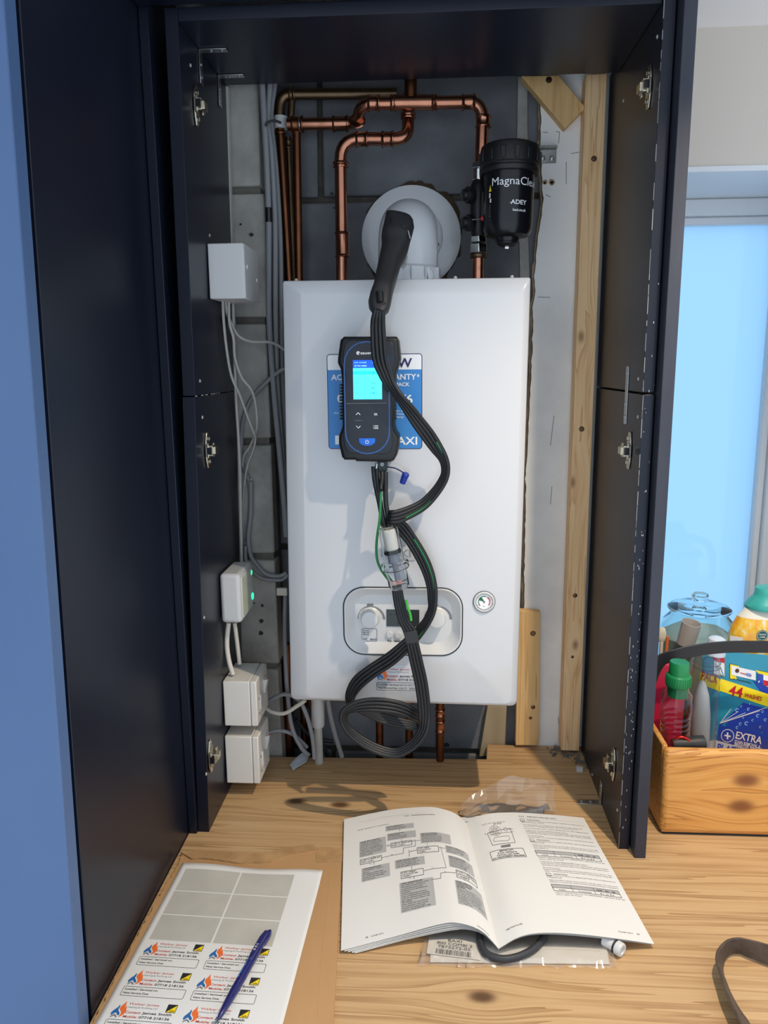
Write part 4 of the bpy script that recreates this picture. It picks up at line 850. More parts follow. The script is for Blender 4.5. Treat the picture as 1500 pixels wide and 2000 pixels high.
# clear water trap in the hose line
t0, t1 = PY(757.5, 1029, -.064), PY(780.5, 1149, -.064); AXT = (t1-t0).normalized(); LT = (t1-t0).length
tp = thing('water_trap', t0, 'clear plastic water trap cylinder hanging in the hoses below the analyser', 'water trap')
pfo = [(.005, 0), (.0135, .0008), (.0158, .004), (.0162, .056), (.0215, .0575), (.0222, .060), (.0222, .066), (.0205, .069), (.0168, .0705), (.0168, LT-.004), (.0145, LT-.0008), (.005, LT)]
pfi = [(.005, LT-.0012), (.0135, LT-.0022), (.0154, LT-.005), (.0154, .070), (.0195, .067), (.0195, .061), (.0150, .058), (.0147, .005), (.0125, .0022), (.005, .0014)]
part('shell', MB().lathe(t0, AXT, pfo+pfi+pfo[:1], 36), CLEAR, tp, ang=.6)
part('filter_element', MB().lathe(t0, AXT, [(.009, .004), (.0108, .006), (.0108, .036), (.009, .038)], 24), mat('filter_white', (226, 222, 210), .7), tp)
part('seal_ring', MB().lathe(t0, AXT, [(.0128, .038), (.0140, .0385), (.0140, .0425), (.0128, .043)], 28), BLK, tp, label='black seal ring')
part('inner_tube', MB().lathe(t0, AXT, [(.0095, .044), (.0098, .058), (.005, .066), (.0048, LT-.010)], 24), mat('smoky_plastic', (128, 134, 146), .3), tp)
tq = Print(lambda a, b, l=0: t0+AXT*b+(AXT.cross(V((0, -1, 0))).normalized()*math.sin(a/.0169)*-1+V((0, -1, 0))*math.cos(a/.0169))*(.01695+.0001*l))
for b_ in (.0845, .0885): tq.rect(-.012, b_, .008, b_+.0006, INKO, 1, 10)
for a in (-.008, -.002, .004): tq.rect(a, .085, a+.0006, .0885, INKO, 1)
tq.done(tp, 'level_mark')

# ================================================================== cables at the left
def cable(px, ys, r, m, label, name='cable', flat=1., n=6):
    ys = [ys]*len(px) if isinstance(ys, float) else ys
    o = part(name, MB().tube(catmull([PY(u, v, y) for (u, v), y in zip(px, ys)], n), r, 9, flat=flat), m)
    return tag(o, label, 'cable')
def lerpy(a, b, n): return [a+(b-a)*i/(n-1) for i in range(n)]
G = GREYC; DS = .8
c1 = cable([(510, 140), (512, 167), (516, 235), (520, 300), (524, 400), (525, 440), (525, 600), (530, 700), (538, 800), (548, 905), (556, 1000), (559, 1048)], .192, .0055, G, 'outermost flat grey cable hanging down the corner, banded with black tape')
cable([(527, 140), (527, 167), (523, 240), (530, 300), (537, 433), (538, 600), (542, 760), (551, 880), (558, 960), (560, 1040)], .206, .0052, G, 'second flat grey cable from the left, crossing behind the first at the top')
cable([(537, 140), (536, 167), (529, 232), (539, 333), (547, 467), (549, 600), (550, 720), (556, 860), (560, 1000)], .228, .005, G, 'third grey cable, innermost beside the copper risers')
part('tape_band', MB().tube([PY(524.2, 406, .192), PY(525, 434, .192)], .0064, 12), BLKG, c1)
cable([(518, 246), (526, 238), (537, 236), (549, 240)], .184, .0022, DARKC, 'thin dark tie wire round the grey cables near the top', 'tie_wire')
YC = lambda n, a=.085, b=.17: lerpy(a, b, n)
cable([(435, 586), (436.5, 622), (442, 678), (452, 734), (469, 773), (483, 812), (495, 843), (499, 856), (494, 880), (484, 905), (478, 940), (474, 985)], YC(12, .07, .185), .0034, GREYW, 'pale cable leaving the left of the topmost box and crossing to the right', flat=.7)
cable([(441, 585), (442, 606), (450, 628), (466, 656), (491, 667), (522, 668), (540, 673), (556, 684)], YC(8, .085, .19), .0026, GREYW, 'pale cable curving from the topmost box to the upper left of the boiler')
cable([(447, 586), (448, 630), (456, 661), (459, 700), (472, 737), (491, 762), (500, 796), (501, 838), (489, 871), (477, 888), (474, 910)], YC(11, .096, .186), .0026, GREYW, 'pale cable looping behind the others below the topmost box')
cable([(556, 719), (536, 732), (519, 748), (493, 776), (477, 812), (472, 854), (473, 902), (487, 944), (488, 1000), (484, 1054), (480, 1062)], [.192]*11, .0040, G, 'grey cable coming out from behind the boiler and dropping down the corner')
cable([(455, 588), (456, 640), (461, 776), (466, 860), (469, 930), (470, 1000), (472, 1100)], YC(7, .125, .158), .0028, GREYW, 'straight pale cable following the back edge of the left panel')
cable([(490, 940), (490, 1000), (485, 1050), (490, 1085), (502, 1103), (520, 1121), (545, 1125), (560, 1118)], [.186, .186, .186, .188, .19, .19, .19, .19], .0042, G, 'upper of two grey cables sweeping behind the receiver to the boiler')
cable([(479, 1066), (482, 1100), (508, 1128), (544, 1133), (557, 1128), (563, 1122)], [.18, .182, .188, .19, .19, .19], .0036, G, 'lower of two grey cables sweeping behind the receiver to the boiler')
for k, (px, v) in enumerate((((494, 905), (486, 960)),)): pass
part('paint_splash', MB().prism([PY(u, v, .193) for u, v in ((485, 938), (492, 934), (489, 948), (494, 962), (486, 952))], (0, .003, 0)), PLASTER, wl, smooth=False)
cable([(446.5, 1216), (443, 1255), (447, 1290), (455, 1317)], [.055, .055, .055, .055], .0044, WCAB, 'left of two thick white cables between receiver and upper spur box')
cable([(458, 1216), (463, 1255), (468, 1296)], [.075, .085, .095], .0040, WCAB, 'right of two thick white cables between receiver and upper spur box')
cable([(557, 1162), (556, 1230), (558, 1300), (562, 1360), (570, 1420), (588, 1459), (604, 1476)], lerpy(.20, .14, 7), .0045, G, 'grey cable running down beside the boiler to the worktop')
cable([(520, 1376), (530, 1366), (556, 1356), (582, 1366), (598, 1395), (610, 1440), (614, 1482)], lerpy(.16, .13, 7), .0042, G, 'grey cable arching from the upper spur box to the worktop')
cable([(520, 1384), (532, 1391), (556, 1393), (580, 1379), (596, 1368)], lerpy(.15, .13, 5), .0040, WCAB, 'white cable curving from the upper spur box up to the boiler base')
cable([(520, 1432), (540, 1427), (562, 1430), (580, 1440), (600, 1460)], lerpy(.15, .17, 5), .0038, G, 'grey cable between the lower spur box and the wall')
cable([(640, 1366), (646, 1400), (656, 1440), (668, 1478)], lerpy(.15, .185, 4), .0048, G, 'grey cable dropping from the boiler left of the hose coil')
cable([(578, 1405), (600, 1432), (625, 1444), (650, 1448)], lerpy(.23, .26, 4), .0045, DARKC, 'dark cable lying across the back of the gap under the boiler')
cable([(600, 1380), (612, 1420), (630, 1456), (648, 1485)], lerpy(.20, .235, 4), .005, DARKC, 'second dark cable slanting down behind the white waste pipe')
t = PY(621, 1370, .17)
o = thing('condensate_pipe', t, 'short white plastic waste pipe hanging under the left of the boiler', 'pipe'); e1, e2 = PY(621, 1418, .17), PY(623, 1480, .17)
part('socket', MB().lathe(e1, t-e1, [(.0120, 0), (.0135, .003), (.0135, (t-e1).length+.012)], 22), WHITEP, o); part('pipe', MB().tube([e1+V((0, 0, .002)), V((e2.x, .17, -.0)), V((e2.x, .196, -.03))], .0085, 16), GREYW, o)
for px in [(541, 1152)]: pass
o = part('cable_clip', MB().box(PY(541, 1155, .195).x, PY(562, 1155, .195).x, .188, .197, PY(541, 1162, .195).z, PY(541, 1147, .195).z), WCAB, bev=.002); tag(o, 'small white plastic cable clip on the blocks left of the boiler', 'clip')
tp_ = [PZ(u, v, z) for u, v, z in ((597, 1466, .014), (604, 1476, .010), (598, 1488, .008), (580, 1499, .004), (572, 1505, .004), (566, 1494, .004), (577, 1482, .006))]
tag(part('tape_strip', MB().prism(tp_, (0, 0, .0012)), mat('white_tape', (206, 212, 222), .5), smooth=False), 'torn strip of white tape lying on the worktop under the boiler', 'tape')

# ================================================================== manual lying open
def proj(P): d = P-CAM; z = d.dot(CF); return 750+FPX*d.dot(CR)/z, 1000-FPX*d.dot(CU)/z
AV = [0, .35, .65, .78, .905, 1]
def page_fn(bot, top, av, dz=0., ext=0.):
    Bt = [PZ(*p) for p in bot]; Tp = [PZ(*p) for p in top]
    def samp(C, a):
        a = min(max(a, 0), 1); i = max(k for k in range(len(av)-1) if av[k] <= a+1e-9); t = (a-av[i])/(av[i+1]-av[i])
        g = lambda k: C[min(max(k, 0), len(C)-1)]
        p0, p1, p2, p3 = g(i-1), g(i), g(i+1), g(i+2)
        m1 = (p2-p0)/2 if 0 < i else (p2-p1); m2 = (p3-p1)/2 if i+2 < len(C) else (p2-p1)
        return p1*(2*t**3-3*t*t+1)+m1*(t**3-2*t*t+t)+p2*(-2*t**3+3*t*t)+m2*(t**3-t*t)
    def S(a, b, l=0):
        p = samp(Bt, a).lerp(samp(Tp, a), b); return V((p.x, p.y, p.z+dz+.00022*l))
    return S
def inv(S, u, v):
    a, b = .5, .5
    for _ in range(25):
        p = proj(S(a, b)); e = (u-p[0], v-p[1]); h = .01
        pa, pb = proj(S(a+h, b)) if a < .98 else None, proj(S(a, b+h))
        if pa is None: q = proj(S(a-h, b)); pa = (2*p[0]-q[0], 2*p[1]-q[1])
        J = ((pa[0]-p[0])/h, (pb[0]-p[0])/h, (pa[1]-p[1])/h, (pb[1]-p[1])/h); D_ = J[0]*J[3]-J[1]*J[2] or 1e-9
        a += .7*(e[0]*J[3]-e[1]*J[1])/D_; b += .7*(J[0]*e[1]-J[2]*e[0])/D_; a = min(max(a, 0), 1); b = min(max(b, -.1), 1.1)
    return a, b
SL = page_fn([(666, 1857, .006), (772, 1829, .014), (860, 1805, .028), (897, 1803, .031), (940, 1818, .026), (974, 1853, .012)], [(672, 1600, .006), (760, 1582, .014), (832, 1576, .028), (864, 1580, .031), (891, 1590, .026), (910, 1607, .012)], AV)
SR = page_fn([(974, 1853, .012), (1014, 1830, .024), (1058, 1822, .027), (1124, 1824, .026), (1203, 1833, .021), (1278, 1844, .008)], [(910, 1607, .012), (935, 1594, .024), (965, 1588, .027), (1010, 1587, .022), (1075, 1591, .012), (1140, 1597, .005)], [0, .13, .27, .48, .75, 1])
SL2 = page_fn([(693, 1860, .004), (790, 1834, .010), (880, 1815, .021), (918, 1814, .024), (948, 1826, .018), (974, 1854, .008)], [(676, 1602, .004), (762, 1585, .010), (834, 1580, .021), (866, 1584, .024), (892, 1594, .018), (910, 1608, .008)], AV)
bk = thing('manual', (.1, -.17, .005), 'thick white instruction manual lying open with a flow chart on the left page', 'manual')
pg = MB().grid(SL, 28, 8); lp = part('page', pg, PAPER, bk, smooth=True, ang=3, label='left page with a flow chart', fix=False)
rp = part('page', MB().grid(SR, 28, 8), PAPER, bk, ang=3, label='right page with text and two tables', fix=False)
for k, (f, g_) in enumerate(((.25, 0), (.5, 0), (.8, 0), (1., 0))):
    part('page', MB().grid(lambda a, b, f=f: SL(a, b).lerp(SL2(a, b), f)+V((0, 0, -.0006-.0004*k)), 20, 6), PAPER, bk, ang=3, fix=False)
for k in (1, 2, 3): part('page', MB().grid(lambda a, b: SR(a, b)+V((-.0012*k*a, .0004*k, -.0007*k-.0006*k*math.sin(a*3.1))), 20, 6), PAPER, bk, ang=3, fix=False)
fl_ = Print(SL)
def C2(x, y): return inv(SL, 650+x/4.286, 1560+y/4.286)
BLC = {}
def gbox(x0, y0, x1, y1, lines, fill=INKG, head=1, fr=False):
    a0, b1 = C2(x0, y0); a1, _ = C2(x1, y1); a2, b0 = C2(*BLC[(x0, y0)]); a0 = (a0+a2)/2
    if x0 > 930: a1 = min(.985, a0+(.135 if x0 > 1020 else .175))
    if fr: fl_.line([(a0, b0), (a1, b0), (a1, b1), (a0, b1)], .0028, INK, 2, True)
    else: fl_.rect(a0, b0, a1, b1, fill, 1, 10)
    n = len(lines); st = (b1-b0)/(n+.5)
    for k, s in enumerate(lines):
        wmax = (a1-a0)*.92; w_ = min(wmax, len(s)*st*.70*1.35*.5)
        fl_.text(s, a0+(a1-a0)*.04, b1-st*(k+.95), w_, st*.58, INK, k < head, 3)
BLC.update({(440, 235): (445, 275), (453, 298): (458, 355), (728, 290): (740, 374), (218, 365): (228, 495), (235, 590): (248, 700), (517, 520): (525, 590), (938, 390): (952, 450), (958, 472): (985, 570), (547, 712): (583, 958), (1010, 678): (1065, 882), (485, 375): (490, 413), (703, 412): (712, 460), (228, 515): (233, 555), (567, 618): (575, 672), (1027, 595): (1045, 660)})
gbox(440, 235, 678, 234, ['Set Boiler to Maximum Rate', 'Allow the combustion to', 'stabilise. Do not insert probe', 'to avoid flooding the sensor.'])
gbox(453, 298, 697, 314, ['Perform Flue Integrity', 'Combustion Check', 'Insert the analyser probe', 'into the air inlet, allow', 'the reading to stabilise.'], head=2)
gbox(728, 290, 990, 368, ['Check CO & Combustion', 'Ratio at Maximum Rate', 'Whilst the boiler is still', 'operating at maximum insert', 'the analyser probe into the', 'flue gas test point, allow', 'the reading to stabilise.'], head=2)
gbox(218, 365, 448, 452, ['Verify Flue Integrity', 'Analyser indicates that', 'combustion products and', 'inlet air are mixing -', 'further investigation is', 'required. Check all flue', 'components are correctly', 'fitted. Check the flue', 'and terminal.'])
gbox(235, 590, 480, 644, ['TURN APPLIANCE OFF !', 'Call 0344 871 1545 for', 'advice.', 'The appliance MUST NOT', 'be commissioned until all', 'problems are identified', 'and resolved.'])
gbox(517, 520, 772, 545, ['Verify Integrity of Seals', 'Check all burner seals,', 'internal flue seals, door &', 'case seals. Replace any', 'seals that appear unsound.'])
gbox(938, 390, 1172, 522, ['Set Boiler to Minimum Rate', 'Allow the combustion to', 'stabilise. Do not insert', 'probe to avoid flooding', 'the analyser.'])
gbox(958, 472, 1210, 646, ['Check CO & Combustion', 'Ratio at Minimum Rate', 'Whilst the boiler is still', 'operating at minimum', 'insert the analyser probe', 'into the flue gas test', 'point, and allow the', 'reading to stabilise.'], head=2)
gbox(547, 712, 865, 884, ['   TURN APPLIANCE OFF !', 'Call 0344 871 1545 for advice.', 'The appliance MUST NOT be', 'commissioned until all', 'problems are identified and', 'resolved.', 'If commissioning cannot be', 'fully completed the appliance', 'must be disconnected from the', 'gas supply in accordance with', 'the GSIUR.', 'Note: Check & record the CO', '& combustion ratio at both', 'maximum & minimum rates', 'before calling 0344 871 1545.'])
gbox(1010, 678, 1310, 966, ['BOILER OPERATION', 'SATISFACTORY, NO', 'FURTHER ACTION', 'REQUIRED', 'Ensure test points are', 'capped, the boiler case', 'is correctly fitted and', 'all other commissioning', 'procedures completed.', 'Complete the Benchmark', 'Checklist, recording the', 'combustion ratio readings', 'as required.'], head=4)
for r_ in ((485, 375, 663, 380, ['Is O2 >= 20.6% and', 'CO2 < 0.2% ?']), (703, 412, 888, 440, ['Is CO < 350ppm', 'and CO/CO2 ratio', '< 0.004 ?']), (228, 515, 410, 520, ['Is O2 >= 20.6% and', 'CO2 < 0.2% ?']), (567, 618, 762, 636, ['Is CO < 350ppm', 'and CO/CO2 ratio', '< 0.004 ?']), (1027, 595, 1210, 704, ['Is CO < 350ppm', 'and CO/CO2 ratio', '< 0.004 ?'])):
    gbox(*r_, fr=True, head=9)
for ln in (((560, 255), (560, 272)), ((575, 340), (577, 356)), ((663, 356), (735, 348)), ((690, 354), (692, 396), (590, 415), (592, 458), (410, 495)), ((485, 392), (448, 400)), ((790, 370), (790, 398)), ((888, 410), (940, 418)), ((905, 415), (950, 580), (762, 604)), ((703, 432), (640, 445), (640, 488)), ((338, 478), (340, 492)), ((345, 532), (347, 556)), ((660, 565), (662, 592)), ((678, 650), (680, 674)), ((1075, 470), (1077, 484)), ((1112, 590), (1112, 606)), ((1135, 665), (1138, 690)), ((1030, 622), (903, 624), (905, 668), (822, 680))):
    fl_.line([C2(*p) for p in ln], .0024, INK, 2)
for s, x, y in (('Yes', 675, 350), ('No', 455, 392), ('Yes', 485, 474), ('No', 630, 442), ('Yes', 893, 412), ('No', 308, 552), ('No', 640, 672), ('Yes', 828, 582), ('No', 935, 614), ('Yes', 1095, 680)):
    a, b_ = C2(x, y); fl_.text(s, a, b_, None, .0075, INK, False, 2); 
def ltext(s, x0, y0, x1, h, bold=False, m=INK):
    a, b_ = C2(x0, y0); fl_.text(s, a, b_, max(C2(x1, y0)[0]-a, .01), h, m, bold, 2)
ltext('7.3.2    Commissioning procedure', 598, 150, 858, .008, True); ltext('Fig. 82  Flowchart for commissioning', 208, 270, 470, .0075); ltext('38    Combi 2/2.1', 275, 1170, 425, .008); ltext('7875572-05', 1210, 1070, 1290, .008)
a, b_ = C2(290, 250); fl_.line([(.12, .935), (.86, .935)], .0012, INKG, 1)
fl_.done(lp)
rt = Print(SR)
def C1(x, y): return inv(SR, 800+x/3., 1560+y/3.)
a0, b0 = C1(645, 118); 
def rtext(s, a, b, w_, h=.0075, bold=False): rt.text(s, a, b, w_, h, INK, bold, 2)
y_ = .955; A0 = a0
rtext('7.3.3   Adjusting the gas valve', A0, y_, .30, .008, True); rt.line([(A0, y_-.012), (.97, y_-.012)], .0012, INKG, 1); y_ -= .032
body_ = [('i', 'Important'), ('t', 'Please adjust the maximum CO2 before making any alteration to', .55), ('t', 'the minimum value.', .2), ('g',), ('t', 'Turn the boiler to maximum. It must be set with the', .50), ('t', 'combustion setting function. Turn the pump on.', .46), ('g',), ('t', 'Remove the boiler door to have adjustments to make adjustments', .58), ('g',), ('t', 'Calibration of the maximum heat input.', .36), ('t', 'Check that the CO2 measurement in the exhaust pipe, with the boiler operating', .60), ('t', 'at maximum heat input, is as indicated in the table. Notice that the', .58), ('g',), ('t', 'If incorrect:', .14), ('t', 'Put the boiler into minimum heating mode \'Lo\'. Let the CO2 value', .58), ('g',), ('i', 'Important'), ('t', 'Remove the Allen key to stabilise the CO2 value if adjustment is', .56), ('t', 'required.', .12), ('g',), ('t', 'Adjust the setting screw on the gas valve as shown. Turn the', .57), ('t', 'screw clockwise to increase the content of CO2 and anti-clockwise to', .60), ('t', 'decrease it.', .13), ('T', '8.7 to 8.9'), ('t', 'Values for G20 gas type only. For G20/G25/G31 calibration of the gas', .60), ('t', 'valve refer to 7.3.5', .20), ('g',), ('t', 'Calibration of the REDUCED heat input.', .38), ('t', 'Check that the CO2 measurement in the exhaust pipe, with the boiler', .60), ('t', 'operating at minimum heat input, is as indicated in the table below.', .60), ('g',), ('t', 'If incorrect:', .14), ('t', 'Remove the Offset setting screw cap using the Torx driver. The', .58), ('t', 'offset setting screw is accessible after removing the plug (P).', .56), ('g',), ('i', 'Important'), ('t', 'Remove the Torx driver to stabilise the CO2 value if adjustment is', .57), ('t', 'required.', .12), ('g',), ('t', 'Adjust the Offset setting screw located on the gas valve. Turn the screw', .62), ('t', 'clockwise to increase the content of CO2 and anti-clockwise to decrease it.', .62), ('T', '8.1 to 8.5'), ('t', 'Values for G20 gas type only. For G20/G25/G31 calibration of the gas', .61), ('t', 'valve refer to 7.3.5', .2)]
for it in body_:
    if it[0] == 'g': y_ -= .0075
    elif it[0] == 'i':
        rt.line([(A0, y_-.016), (A0+.035, y_-.016), (A0+.035, y_+.008), (A0, y_+.008)], .002, INK, 2, True); rt.text('i', A0+.014, y_-.009, None, .011, INK, True, 2); rtext(it[1], A0+.06, y_, .10, .007, True); y_ -= .0145
    elif it[0] == 't': rtext(it[1], A0, y_, min(it[2]*.92, .965-A0), .0068); y_ -= .0142
    else:
        h = .05; y_ -= .002; w_ = min(.54, .95-A0)
        rt.rect(A0, y_-h*.5, A0+w_, y_, INKG, 1, 6); rt.line([(A0, y_-h), (A0+w_, y_-h), (A0+w_, y_), (A0, y_)], .0025, INK, 2, True); rt.line([(A0, y_-h*.5), (A0+w_, y_-h*.5)], .002, INK, 2)
        for f in (.3, .63): rt.line([(A0+w_*f, y_-h), (A0+w_*f, y_)], .002, INK, 2)
        rt.text('G20 - 2H - 20', A0+w_*.67, y_-h*.40, w_*.27, .009, INK, True, 3); rt.text('CO2', A0+w_*.09, y_-h*.88, w_*.1, .009, INK, False, 2); rt.text('% nominal', A0+w_*.38, y_-h*.88, w_*.19, .009, INK, False, 2); rt.text(it[1], A0+w_*.7, y_-h*.88, w_*.2, .009, INK, False, 2); y_ -= h+.016
def r1(*p): return [C1(*q) for q in p]
q = r1((455, 205), (590, 175), (620, 258), (487, 275)); rt.line(q, .004, INKM, 2, True)
ca, cb = C1(500, 188)
for r_ in (.012, .026, .045): rt.arc(ca, cb, r_, r_+.0026, 0, 6.28, INKM, 2, 20)
for k in range(8): rt.line([(ca+.014*math.cos(k*.785), cb+.014*math.sin(k*.785)), (ca+.044*math.cos(k*.785), cb+.044*math.sin(k*.785))], .002, INKM, 2)
ca, cb = C1(562, 180); rt.arc(ca, cb, .016, .019, 0, 6.28, INKM, 2); rt.line(r1((490, 245), (500, 228), (580, 218), (590, 235), (575, 247), (500, 252)), .003, INKM, 2, True); rt.line(r1((470, 215), (610, 195)), .003, INKM, 2)
rt.line(r1((580, 180), (597, 176)), .003, INK, 2); rt.line(r1((455, 206), (485, 196)), .003, INK, 2)
a, b_ = C1(600, 182); rt.text('V', a, b_, None, .010, INK, True, 2); a, b_ = C1(444, 212); rt.text('K', a, b_, None, .010, INK, True, 2)
q = r1((535, 275), (590, 266), (592, 282), (537, 288)); rt.poly(q, INKM, 2)
a, b_ = C1(425, 158); rt.text('Fig. 83  Gas valve adjustment', a, b_, .21, .0075, INK, False, 2); a, b_ = C1(490, 150); rt.text('(8.8.8)', a, b_-.004, .07, .009, INK, False, 2)
a0_, b1_ = C1(470, 316); a1_, b0_ = C1(684, 336); b0_ = b1_-.075; rt.line([(a0_, b0_), (a1_, b0_), (a1_, b1_), (a0_, b1_)], .003, INK, 2, True)
for k, s in enumerate(('IMPORTANT:', 'IF CO <350ppm &', 'CO/CO2 ratio <0.004', 'NO ADJUSTMENT REQUIRED')): rt.text(s, (a0_+a1_)/2, b1_-.0165-.0172*k, (a1_-a0_)*(.42, .56, .66, .95)[k], .0105, INK, True, 2, align='C')
a, b_ = C1(565, 778); rt.text('7875572-05', a, b_, .11, .009, INK, False, 2); a, b_ = C1(1225, 782); rt.text('Combi 2/2.1    39', a, b_, .14, .0085, INK, False, 2)
rt.done(rp)

# parts bag under the manual
bag = thing('parts_bag', (.16, -.2, 0), 'clear plastic bag with a printed part label, sticking out from under the manual', 'bag')
g0 = [PZ(*p) for p in ((815, 1840), (816, 1889), (1207, 1893), (1203, 1850))]
def film(u, v):
    u0 = u
    a = g0[1].lerp(g0[2], u); b_ = PZ(880, 1640).lerp(PZ(1110, 1640), u); p = a.lerp(b_, v)
    n_ = mnoise.noise((u*9, v*7, 1)); n2 = abs(mnoise.noise((u*22, v*16, 4)))
    return V((p.x+.002*n_, p.y+.002*n2-.004*(1-v)*mnoise.noise((u*6, 3, 3)), .0042+(.0055*n2+.004*max(0, n_))*(1 if v < .14 else .0)-(.004 if v == 0 else 0)))
part('film', MB().grid(film, 64, 34), FILM, bag, ang=.5, fix=False)
def flap(u, v):
    a = PZ(901, 1596).lerp(PZ(1084, 1594), u); h = (.016+.050*min(1, u*1.9)-.014*max(0, u-.85)*6)*v
    return V((a.x+.006*mnoise.noise((u*6, v*3, 2)), a.y+.010*v+.016*mnoise.noise((u*5.5, v*2.5, 7)), .004+h*(1+.16*mnoise.noise((u*6, v*2, 3)))))
part('film', MB().grid(flap, 26, 7), FILM, bag, smooth=False, fix=False)
lb = [PZ(u, v, .0036) for u, v in ((832, 1826), (937, 1834), (938, 1875), (833, 1862))]
Rb = (lb[2]-lb[3]).normalized(); Ub = V((0, 0, 1)).cross(Rb); wlb = (lb[2]-lb[3]).length; hlb = .062
part('leaflet', MB().prism([PZ(u, v, .0012) for u, v in ((840, 1880), (1190, 1884), (1165, 1700), (850, 1700))], (0, 0, .001)), PAPER, bag, smooth=False)
part('leaflet', MB().prism([PZ(u, v, .0022) for u, v in ((950, 1850), (1172, 1858), (1150, 1720), (940, 1720))], (0, 0, .0006)), PAPER, bag, smooth=False)
ll = part('label', MB().prism([lb[3], lb[3]+Rb*wlb, lb[3]+Rb*wlb+Ub*hlb, lb[3]+Ub*hlb], (0, 0, -.0006)), PAPER, bag, smooth=False, label='white bar-code label')
lq = Print(plane_fn(lb[3], Rb, Ub)); lq.text('BAXI', wlb*.5, .0262, .019, .0047, INK, False, 2, align='C'); lq.text('800 COMBI 2', wlb*.5, .0197, .048, .0049, INK, False, 2, align='C'); lq.text('7875572-05', wlb*.5, .0132, .044, .0049, INK, False, 2, align='C')
x = .012
while x < wlb-.012:
    t = random.choice((.0006, .0006, .0011, .0016)); lq.rect(x, .002, x+t, .0108, INK, 2); x += t+random.choice((.0006, .0009, .0014))
lq.done(ll)
part('rubber_hose', MB().tube(catmull([PZ(u, v, .0075) for u, v in ((936, 1790), (938, 1838), (950, 1862), (980, 1873), (1013, 1868), (1042, 1853), (1062, 1830), (1068, 1800))], 6), .0050, 12), DARKC, bag)
lf = MB().prism([PZ(u, v, .0005) for u, v in ((885, 1600), (1060, 1580), (1066, 1640), (890, 1650))], (0, 0, .0016)); tag(part('leaflet', lf, PAPER, smooth=False), 'white leaflet with a blue edge lying under the top of the manual', 'leaflet')
part('blue_band', MB().prism([PZ(u, v, .0022) for u, v in ((896, 1607), (960, 1599), (960, 1607), (896, 1616))], (0, 0, .0002)), LBLUE, bpy.data.objects['leaflet.002'] if 'leaflet.002' in bpy.data.objects else None, smooth=False)
f0, f1 = PZ(1186, 1838, .0098), PZ(1213, 1855, .0098); fd = (f1-f0).normalized()
ft = thing('plastic_fitting', f1, 'small white plastic plug fitting poking out at the right of the parts bag', 'fitting')
part('body', MB().lathe(f0, fd, [(.005, -.006), (.0085, -.004), (.0085, 0), (.0078, .002), (.0078, .014), (.0092, .015), (.0092, .022), (.0084, .0235), (.0055, .0236), (.005, .0215), (0, .0215)], 24), WHITEP, ft)
part('seal_ring', MB().torus(f0+fd*.0125, fd, .0078, .0013, 24, 8), INK, ft)

# ================================================================== cardboard, label sheet, pen
def rag(pts, amp, step=.006):
    out = []
    for a, b in zip(pts[:-1], pts[1:]):
        n = max(1, int((b-a).length/step))
        for i in range(n): q = a.lerp(b, i/n); out.append(V((q.x+amp*mnoise.noise((q.x*140, q.y*140, 1)), q.y+amp*mnoise.noise((q.x*140, q.y*140, 9)), q.z)))
    return out
K = lambda u, v: PZ(u, v, 0.0002)
left_ = rag([K(163, 2040), K(196, 1975), K(262, 1845), K(300, 1775), K(348, 1693)], .0025)
top_ = rag([K(348, 1693), K(356, 1674), K(400, 1682), K(470, 1690), K(520, 1688), K(548, 1672), K(620, 1664), K(628, 1657), K(655, 1661)], .002)
cb_ = tag(part('cardboard_sheet', MB().prism(left_+top_+[K(655, 1661), K(669, 1663), K(650, 2040)], (0, 0, .0042)), CARD, smooth=False), 'torn sheet of brown corrugated cardboard under the label sheet', 'cardboard')
lip = rag([K(352, 1671), K(392, 1668), K(450, 1672), K(520, 1676), K(548, 1664), K(618, 1655)], .0015)+rag([K(620, 1664), K(560, 1676), K(530, 1690), K(470, 1693), K(410, 1684), K(372, 1684), K(366, 1690)], .002)
part('torn_liner', MB().prism([V((p.x, p.y, .0044)) for p in lip], (0, 0, .0030)), CARD2, cb_, smooth=False)
part('torn_liner', MB().prism([V((p.x, p.y, .0044)) for p in rag([K(618, 1672), K(619, 1690), K(669, 1688), K(669, 1664), K(640, 1660)], .001)], (0, 0, .0008)), CARD2, cb_, smooth=False)
for p_ in (((634, 1706), (660, 1708)), ((618, 1772), (660, 1776)), ((606, 1818), (655, 1822)), ((644, 1690), (620, 1990))):
    a, b_ = PZ(*p_[0], .0041), PZ(*p_[1], .0041); part('crease', MB().tube(catmull([a, a.lerp(b_, .3)+V((.001, .0015, 0)), a.lerp(b_, .7)+V((-.001, -.001, 0)), b_], 5), .0006, 6), CARD, cb_)
O = V((-.3469, -.167, .0052)); Rs = V((.9996, -.0289, 0)); Ds = V((-.0289, -.9996, 0))
def sh(a, b, l=0):
    z = .0016*max(0, 1-b/.05)**2*(1+math.sin(a*40))+.0008*math.sin(a*25+1)*max(0, 1-b/.15)
    return O+Rs*a+Ds*b+V((0, 0, z+.00018*l))
SHW, SHL = .2255, .372
sheet = tag(part('label_sheet', MB().grid(lambda u, v: sh(SHW*u, SHL*v+.0), 40, 50), PAPER, ang=3, fix=False, solid=.0003), 'white sheet of printed service stickers, top six peeled off, on the cardboard', 'label sheet')
for k in range(3):
    for c0, c1 in ((.0100, .0975), (.1002, .1832)):
        part('backing_patch', MB().grid(lambda u, v: sh(c0+(c1-c0)*u, .0125+.0505*k+.0485*v, 1), 14, 8), BACKP, sheet, ang=3, fix=False, label='bare backing where a sticker was peeled off')
